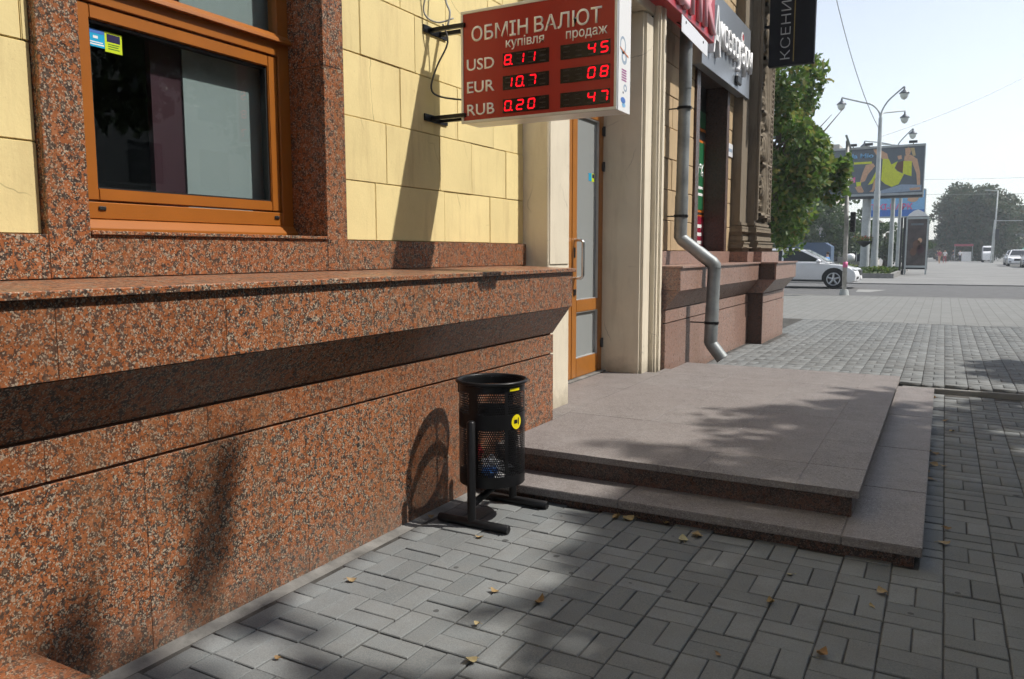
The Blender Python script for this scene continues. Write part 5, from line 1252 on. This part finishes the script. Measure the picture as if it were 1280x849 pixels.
# ------------------------------------------------------------------ cars
def car(name, label, loc, rz, paint, L=4.55, Wd=1.84, H=1.46, group=None, spoke=True):
    root = thing(name, loc, label, 'car', group, rz)
    hw = Wd/2; s_ = L/4.6; hh = H/1.5
    # lower body: side outline, x forward from the rear
    side = [(-2.28, .42), (-2.30, .70), (-2.26, .92), (-2.10, .98), (-1.2, .99), (0, .985), (.62, .975), (1.10, .925), (1.70, .86), (2.05, .77), (2.22, .64), (2.27, .48), (2.24, .30), (2.05, .235), (-2.1, .26)]
    side = [(x*s_, z*hh) for x, z in side]
    rings = []
    for y, k_ in ((-1, .93), (-.985, .985), (-.93, 1.0), (-.5, 1.006), (0, 1.01), (.5, 1.006), (.93, 1.0), (.985, .985), (1, .93)):
        zc_ = .6*hh
        rings.append([(x*(1-(1-k_)*.5) - (abs(y)**3*.10 if x > 1.9*s_ else 0) + (abs(y)**3*.06 if x < -2*s_ else 0), y*hw, zc_+(z-zc_)*k_) for x, z in side])
    n = len(side); V = [p for r_ in rings for p in r_]
    F = [(j*n+i, j*n+(i+1) % n, (j+1)*n+(i+1) % n, (j+1)*n+i) for j in range(len(rings)-1) for i in range(n)]
    F += [tuple(range(n)), tuple(range(len(V)-1, len(V)-n-1, -1))]
    mb = MB().add(V, F); body = mb.build('body', paint, root, local=True, smooth=True, autos=45)
    # greenhouse
    prof = [(-2.12, .97), (-1.98, 1.20), (-1.55, 1.42), (-.9, 1.495), (-.1, 1.50), (.30, 1.44), (.80, 1.20), (1.22, .95)]
    prof = [(x*s_, z*hh) for x, z in prof]
    def wid(z): return hw*(.95-.26*max(0, (z/hh-.95)/.55))
    V = []; 
    for sgn in (-1, -.8, .8, 1):
        for x, z in prof: V.append((x, sgn*wid(z), z-(0 if abs(sgn) < 1 else .02)))
    n = len(prof); F = [(j*n+i, j*n+i+1, (j+1)*n+i+1, (j+1)*n+i) for j in range(3) for i in range(n-1)]+[tuple(range(n)), tuple(range(4*n-1, 3*n-1, -1))]
    MB().add(V, F).build('cabin', paint, root, local=True, smooth=True, autos=35)
    def sidewin(pts, nm):
        for sgn in (-1, 1):
            P_ = [(x*s_, sgn*(wid(z*hh)+.006), z*hh-.012) for x, z in pts]
            MB().add(P_+[(x, y-sgn*.012, z) for x, y, z in P_], [tuple(range(len(pts))), tuple(range(2*len(pts)-1, len(pts)-1, -1))]+[(i, (i+1) % len(pts), (i+1) % len(pts)+len(pts), i+len(pts)) for i in range(len(pts))]).build(nm, 'car_glass', root, local=True)
    sidewin([(-.42, 1.02), (-.42, 1.42), (-.1, 1.44), (.22, 1.40), (.70, 1.17), (.98, 1.02)], 'window')
    sidewin([(-1.50, 1.02), (-1.50, 1.34), (-.9, 1.43), (-.49, 1.43), (-.49, 1.02)], 'window')
    sidewin([(-1.92, 1.06), (-1.85, 1.20), (-1.57, 1.33), (-1.57, 1.03)], 'window')
    for (xa, za), (xb, zb_), nm in (((.33, 1.435), (1.15, .995), 'windscreen'), ((-1.62, 1.41), (-2.08, 1.06), 'rear_window')):
        dx = .012 if nm == 'windscreen' else -.012
        wa, wb = wid(za*hh)*.86, wid(zb_*hh)*.88
        MB().add([(xa*s_+dx, -wa, za*hh+.012), (xa*s_+dx, wa, za*hh+.012), (xb*s_+dx, wb, zb_*hh+.012), (xb*s_+dx, -wb, zb_*hh+.012)], [(0, 1, 2, 3)]).build(nm, 'car_glass', root, local=True)
    wr = .345*hh/.97
    for x in (1.40*s_, -1.36*s_):
        for sgn in (-1, 1):
            y = sgn*hw
            arch = [(x+(wr+.07)*math.cos(a), wr+(wr+.07)*math.sin(a)) for a in [math.pi*k_/12-.25*(1 if k_ == 0 else -1 if k_ == 12 else 0) for k_ in range(13)]]
            MB().prism(arch, 1, y-.02*sgn, y+.006*sgn).build('wheel_arch', 'tyre', root, local=True)
            w_ = MB(); w_.lathe(0, 0, [(wr*.66, -.10), (wr*.93, -.105), (wr, -.07), (wr, .07), (wr*.93, .105), (wr*.66, .10)], 24)
            w_.v = [(v[0]+x, v[2]+y-.085*sgn, v[1]+wr) for v in w_.v]
            wh = w_.build('wheel', 'tyre', root, local=True, smooth=True, autos=50)
            rm = MB(); yo = y+.012*sgn
            rm.tube([(x, yo-.05*sgn, wr), (x, yo-.02*sgn, wr)], wr*.67, 20)
            ringp = [(x+wr*.64*math.cos(a), yo, wr+wr*.64*math.sin(a)) for a in [k_*math.pi/10 for k_ in range(21)]]
            rm2 = MB().tube(ringp, .022, 6, cap=False)
            for k_ in range(5):
                a = k_*2*math.pi/5+.3; rm2.tube([(x, yo, wr), (x+wr*.62*math.cos(a), yo, wr+wr*.62*math.sin(a))], [.045, .035], 6)
            rm.build('rim', 'dark_plastic', wh, local=True); rm2.build('rim', 'rim_alu', wh, local=True)
    for sgn in (-1, 1):
        MB().sphere((.86*s_, sgn*(hw+.07), 1.02*hh), .09, .10, .075, 10, 6).box(.82*s_, .9*s_, sgn*(hw-.06), sgn*(hw+.03), .96*hh, .99*hh).build('mirror', paint, root, local=True, smooth=True)
        MB().sphere((2.0*s_, sgn*hw*.80, .70*hh), .20, .16, .075, 10, 6).build('headlight', 'lamp_clear', root, local=True, smooth=True)
        MB().sphere((2.14*s_, sgn*hw*.78, .42*hh), .12, .14, .07, 8, 6).build('fog_lamp_recess', 'dark_plastic', root, local=True, smooth=True)
        MB().sphere((-2.2*s_, sgn*hw*.8, .82*hh), .10, .16, .10, 8, 6).build('tail_light', 'lamp_red', root, local=True, smooth=True)
        for x in (-.55, .35): MB().box((x-.09)*s_, (x+.09)*s_, sgn*(hw-.004), sgn*(hw+.022), .845*hh, .872*hh).build('door_handle', paint, root, local=True)
        MB().box(-1.0*s_, 1.0*s_, sgn*(hw-.03), sgn*(hw-.005+.012), .245*hh, .33*hh).build('sill', 'dark_plastic', root, local=True)
    MB().box(2.17*s_, 2.272*s_, -.42, .42, .48*hh, .70*hh).build('grille', 'dark_plastic', root, local=True, bevel=.02)
    MB().box(2.262*s_, 2.285*s_, -.26, .26, .36*hh, .46*hh).build('number_plate', 'sign_white', root, local=True)
    MB().box(-2.32*s_, -2.285*s_, -.26, .26, .62*hh, .73*hh).build('number_plate', 'sign_white', root, local=True)
    return root
car('parked_suv', 'white estate car passing behind the carved building corner', (-4.98, 31.9+.45, .062), 0, 'car_white', L=4.6, H=1.50)
car('parked_car', 'silver car, farthest of the three parked at the right edge', (6.4, 97, .1), R(-92), 'car_silver', H=1.5, group='cars parked at the right edge')
car('parked_car', 'white car, middle of the three parked at the right edge', (6.15, 88, .1), R(-92), 'car_white', H=1.55, group='cars parked at the right edge')
car('parked_car', 'grey car cut off by the right edge', (6.75, 80.5, .1), R(-92), 'car_silver', H=1.5, group='cars parked at the right edge')
VN = thing('white_van', (5.2, 121, .1), 'white van standing under the big tree', 'van')
MB().prism([(119, .4), (123.6, .4), (123.6, 2.25), (120.6, 2.25), (119.8, 1.5), (119, 1.3)], 0, 4.35, 5.55).build('body', 'car_white', VN, bevel=.06, seg=2)
MB().add([(4.4, 119.82, 1.55), (5.5, 119.82, 1.55), (5.5, 120.5, 2.15), (4.4, 120.5, 2.15)], [(0, 1, 2, 3)]).build('windscreen', 'car_glass', VN)
for y in (119.9, 122.8):
    for x in (4.45, 5.45): MB().tube([(x-.1, y, .42), (x+.1, y, .42)], .32, 14).build('wheel', 'tyre', VN)

# ------------------------------------------------------------------ people far off
def person(label, loc, rz, h, top, bottom, stride=.18, haircol='hair'):
    root = thing('person', loc, label, 'person', 'people in the distance', rz)
    J = [(0, 0, .93), (0, 0, 1.12), (0, 0, 1.36), (0, 0, 1.46), (0, 0, 1.56), (0, 0, 1.70),
         (.09, 0, .88), (.10, stride, .50), (.10, stride*.9, .08), (.10, stride+.14, .04), (-.09, 0, .88), (-.10, -stride*.6, .50), (-.10, -stride*1.5, .10), (-.10, -stride*1.3+.10, .04),
         (.19, 0, 1.38), (.24, -.05, 1.12), (.25, .06, .88), (-.19, 0, 1.38), (-.24, .05, 1.12), (-.25, .12, .90)]
    E_ = [(0, 1), (1, 2), (2, 3), (3, 4), (4, 5), (0, 6), (6, 7), (7, 8), (8, 9), (0, 10), (10, 11), (11, 12), (12, 13), (2, 14), (14, 15), (15, 16), (2, 17), (17, 18), (18, 19)]
    rad = [.14, .13, .15, .06, .10, .085, .095, .065, .045, .04, .095, .065, .045, .04, .065, .05, .04, .065, .05, .04]
    me = bpy.data.meshes.new('body'); k_ = h/1.75
    me.from_pydata([tuple(c_*k_ for c_ in p) for p in J], E_, [])
    ob = bpy.data.objects.new('tmp', me); C.objects.link(ob)
    ob.modifiers.new('s', 'SKIN'); ob.modifiers.new('u', 'SUBSURF').levels = 1
    for v, r_ in zip(me.skin_vertices[0].data, rad): v.radius = (r_*k_, r_*k_*.8)
    me.skin_vertices[0].data[0].use_root = True
    dg = bpy.context.evaluated_depsgraph_get(); m2 = bpy.data.meshes.new_from_object(ob.evaluated_get(dg)); bpy.data.objects.remove(ob)
    m2.materials.clear()
    for mt in ('skin', top, bottom): m2.materials.append(M[mt])
    for p in m2.polygons:
        z = p.center.z/k_; ax = abs(p.center.x)/k_
        p.material_index = 0 if z > 1.44 or (ax > .2 and z < 1.15) else (1 if z > .95 else 2 if z > .12 else 0); p.use_smooth = True
    link('body', m2, root)
    MB().sphere((0, -.02*k_, 1.70*k_), .105*k_, .115*k_, .10*k_, 10, 6).build('hair', haircol, root, local=True, smooth=True)
person('person in a reddish top walking across the distant square', (-.5, 105, .1), .3, 1.66, 'cloth_red', 'skin')
person('person in a white top beside the one in red on the square', (.05, 106, .1), 2.9, 1.66, 'cloth_white', 'cloth_red')
person('person in dark clothes at the far end of the square', (-.9, 128, .1), 1, 1.7, 'cloth_dark', 'cloth_dark')
person('second person in dark clothes standing beyond the walkers', (1.1, 131, .1), 2, 1.72, 'cloth_dark', 'cloth_grey')
person('person in a pale shirt near the stall under the big tree', (1.9, 127, .1), .5, 1.68, 'cloth_white', 'cloth_dark')
person('person in a blue shirt behind the bonnet of the white car', (-5.25, 43.2, .1), 1.2, 1.32, 'cloth_blue', 'cloth_grey')

# ------------------------------------------------------------------ overhead wires
def wire(label, a, b, sag, r=.012):
    a, b = Vector(a), Vector(b); pts = [a.lerp(b, i/16)-Vector((0, 0, sag*4*(i/16)*(1-i/16))) for i in range(17)]
    MB().tube(pts, r, 5).single('overhead_wire', 'cable_grey', label, 'wire', 'wires over the road', loc=a)
wire('wire running down to the tall lamp post from upper left', (-5.35, 38, 15), (-3.62, 50, 8.4), .9, .018)
wire('long wire rising to the right from the tall lamp post', (-3.5, 50, 7.95), (8, 72, 16.5), .5, .018)
wire('faint horizontal wire above the big tree, upper one', (-9, 118, 11.2), (22, 118, 10.8), .3, .02)
wire('faint horizontal wire above the big tree, lower one', (-9, 118, 9.3), (22, 118, 8.8), .3, .02)

# ------------------------------------------------------------------ haze
hz = MB().box(-260, 260, -30, 420, -1.2, 17.5)
hm = bpy.data.materials.new('haze'); hm.use_nodes = True
nt = hm.node_tree; nt.nodes.remove(nt.nodes['Principled BSDF'])
pv = nt.nodes.new('ShaderNodeVolumePrincipled'); pv.inputs['Color'].default_value = (.86, .93, 1.0, 1); pv.inputs['Density'].default_value = .0011; pv.inputs['Anisotropy'].default_value = .2
nt.links.new(pv.outputs[0], nt.nodes['Material Output'].inputs['Volume'])
M['haze'] = hm
tag(hz.build('haze', 'haze'), kind='stuff')
scene.cycles.volume_bounces = 0
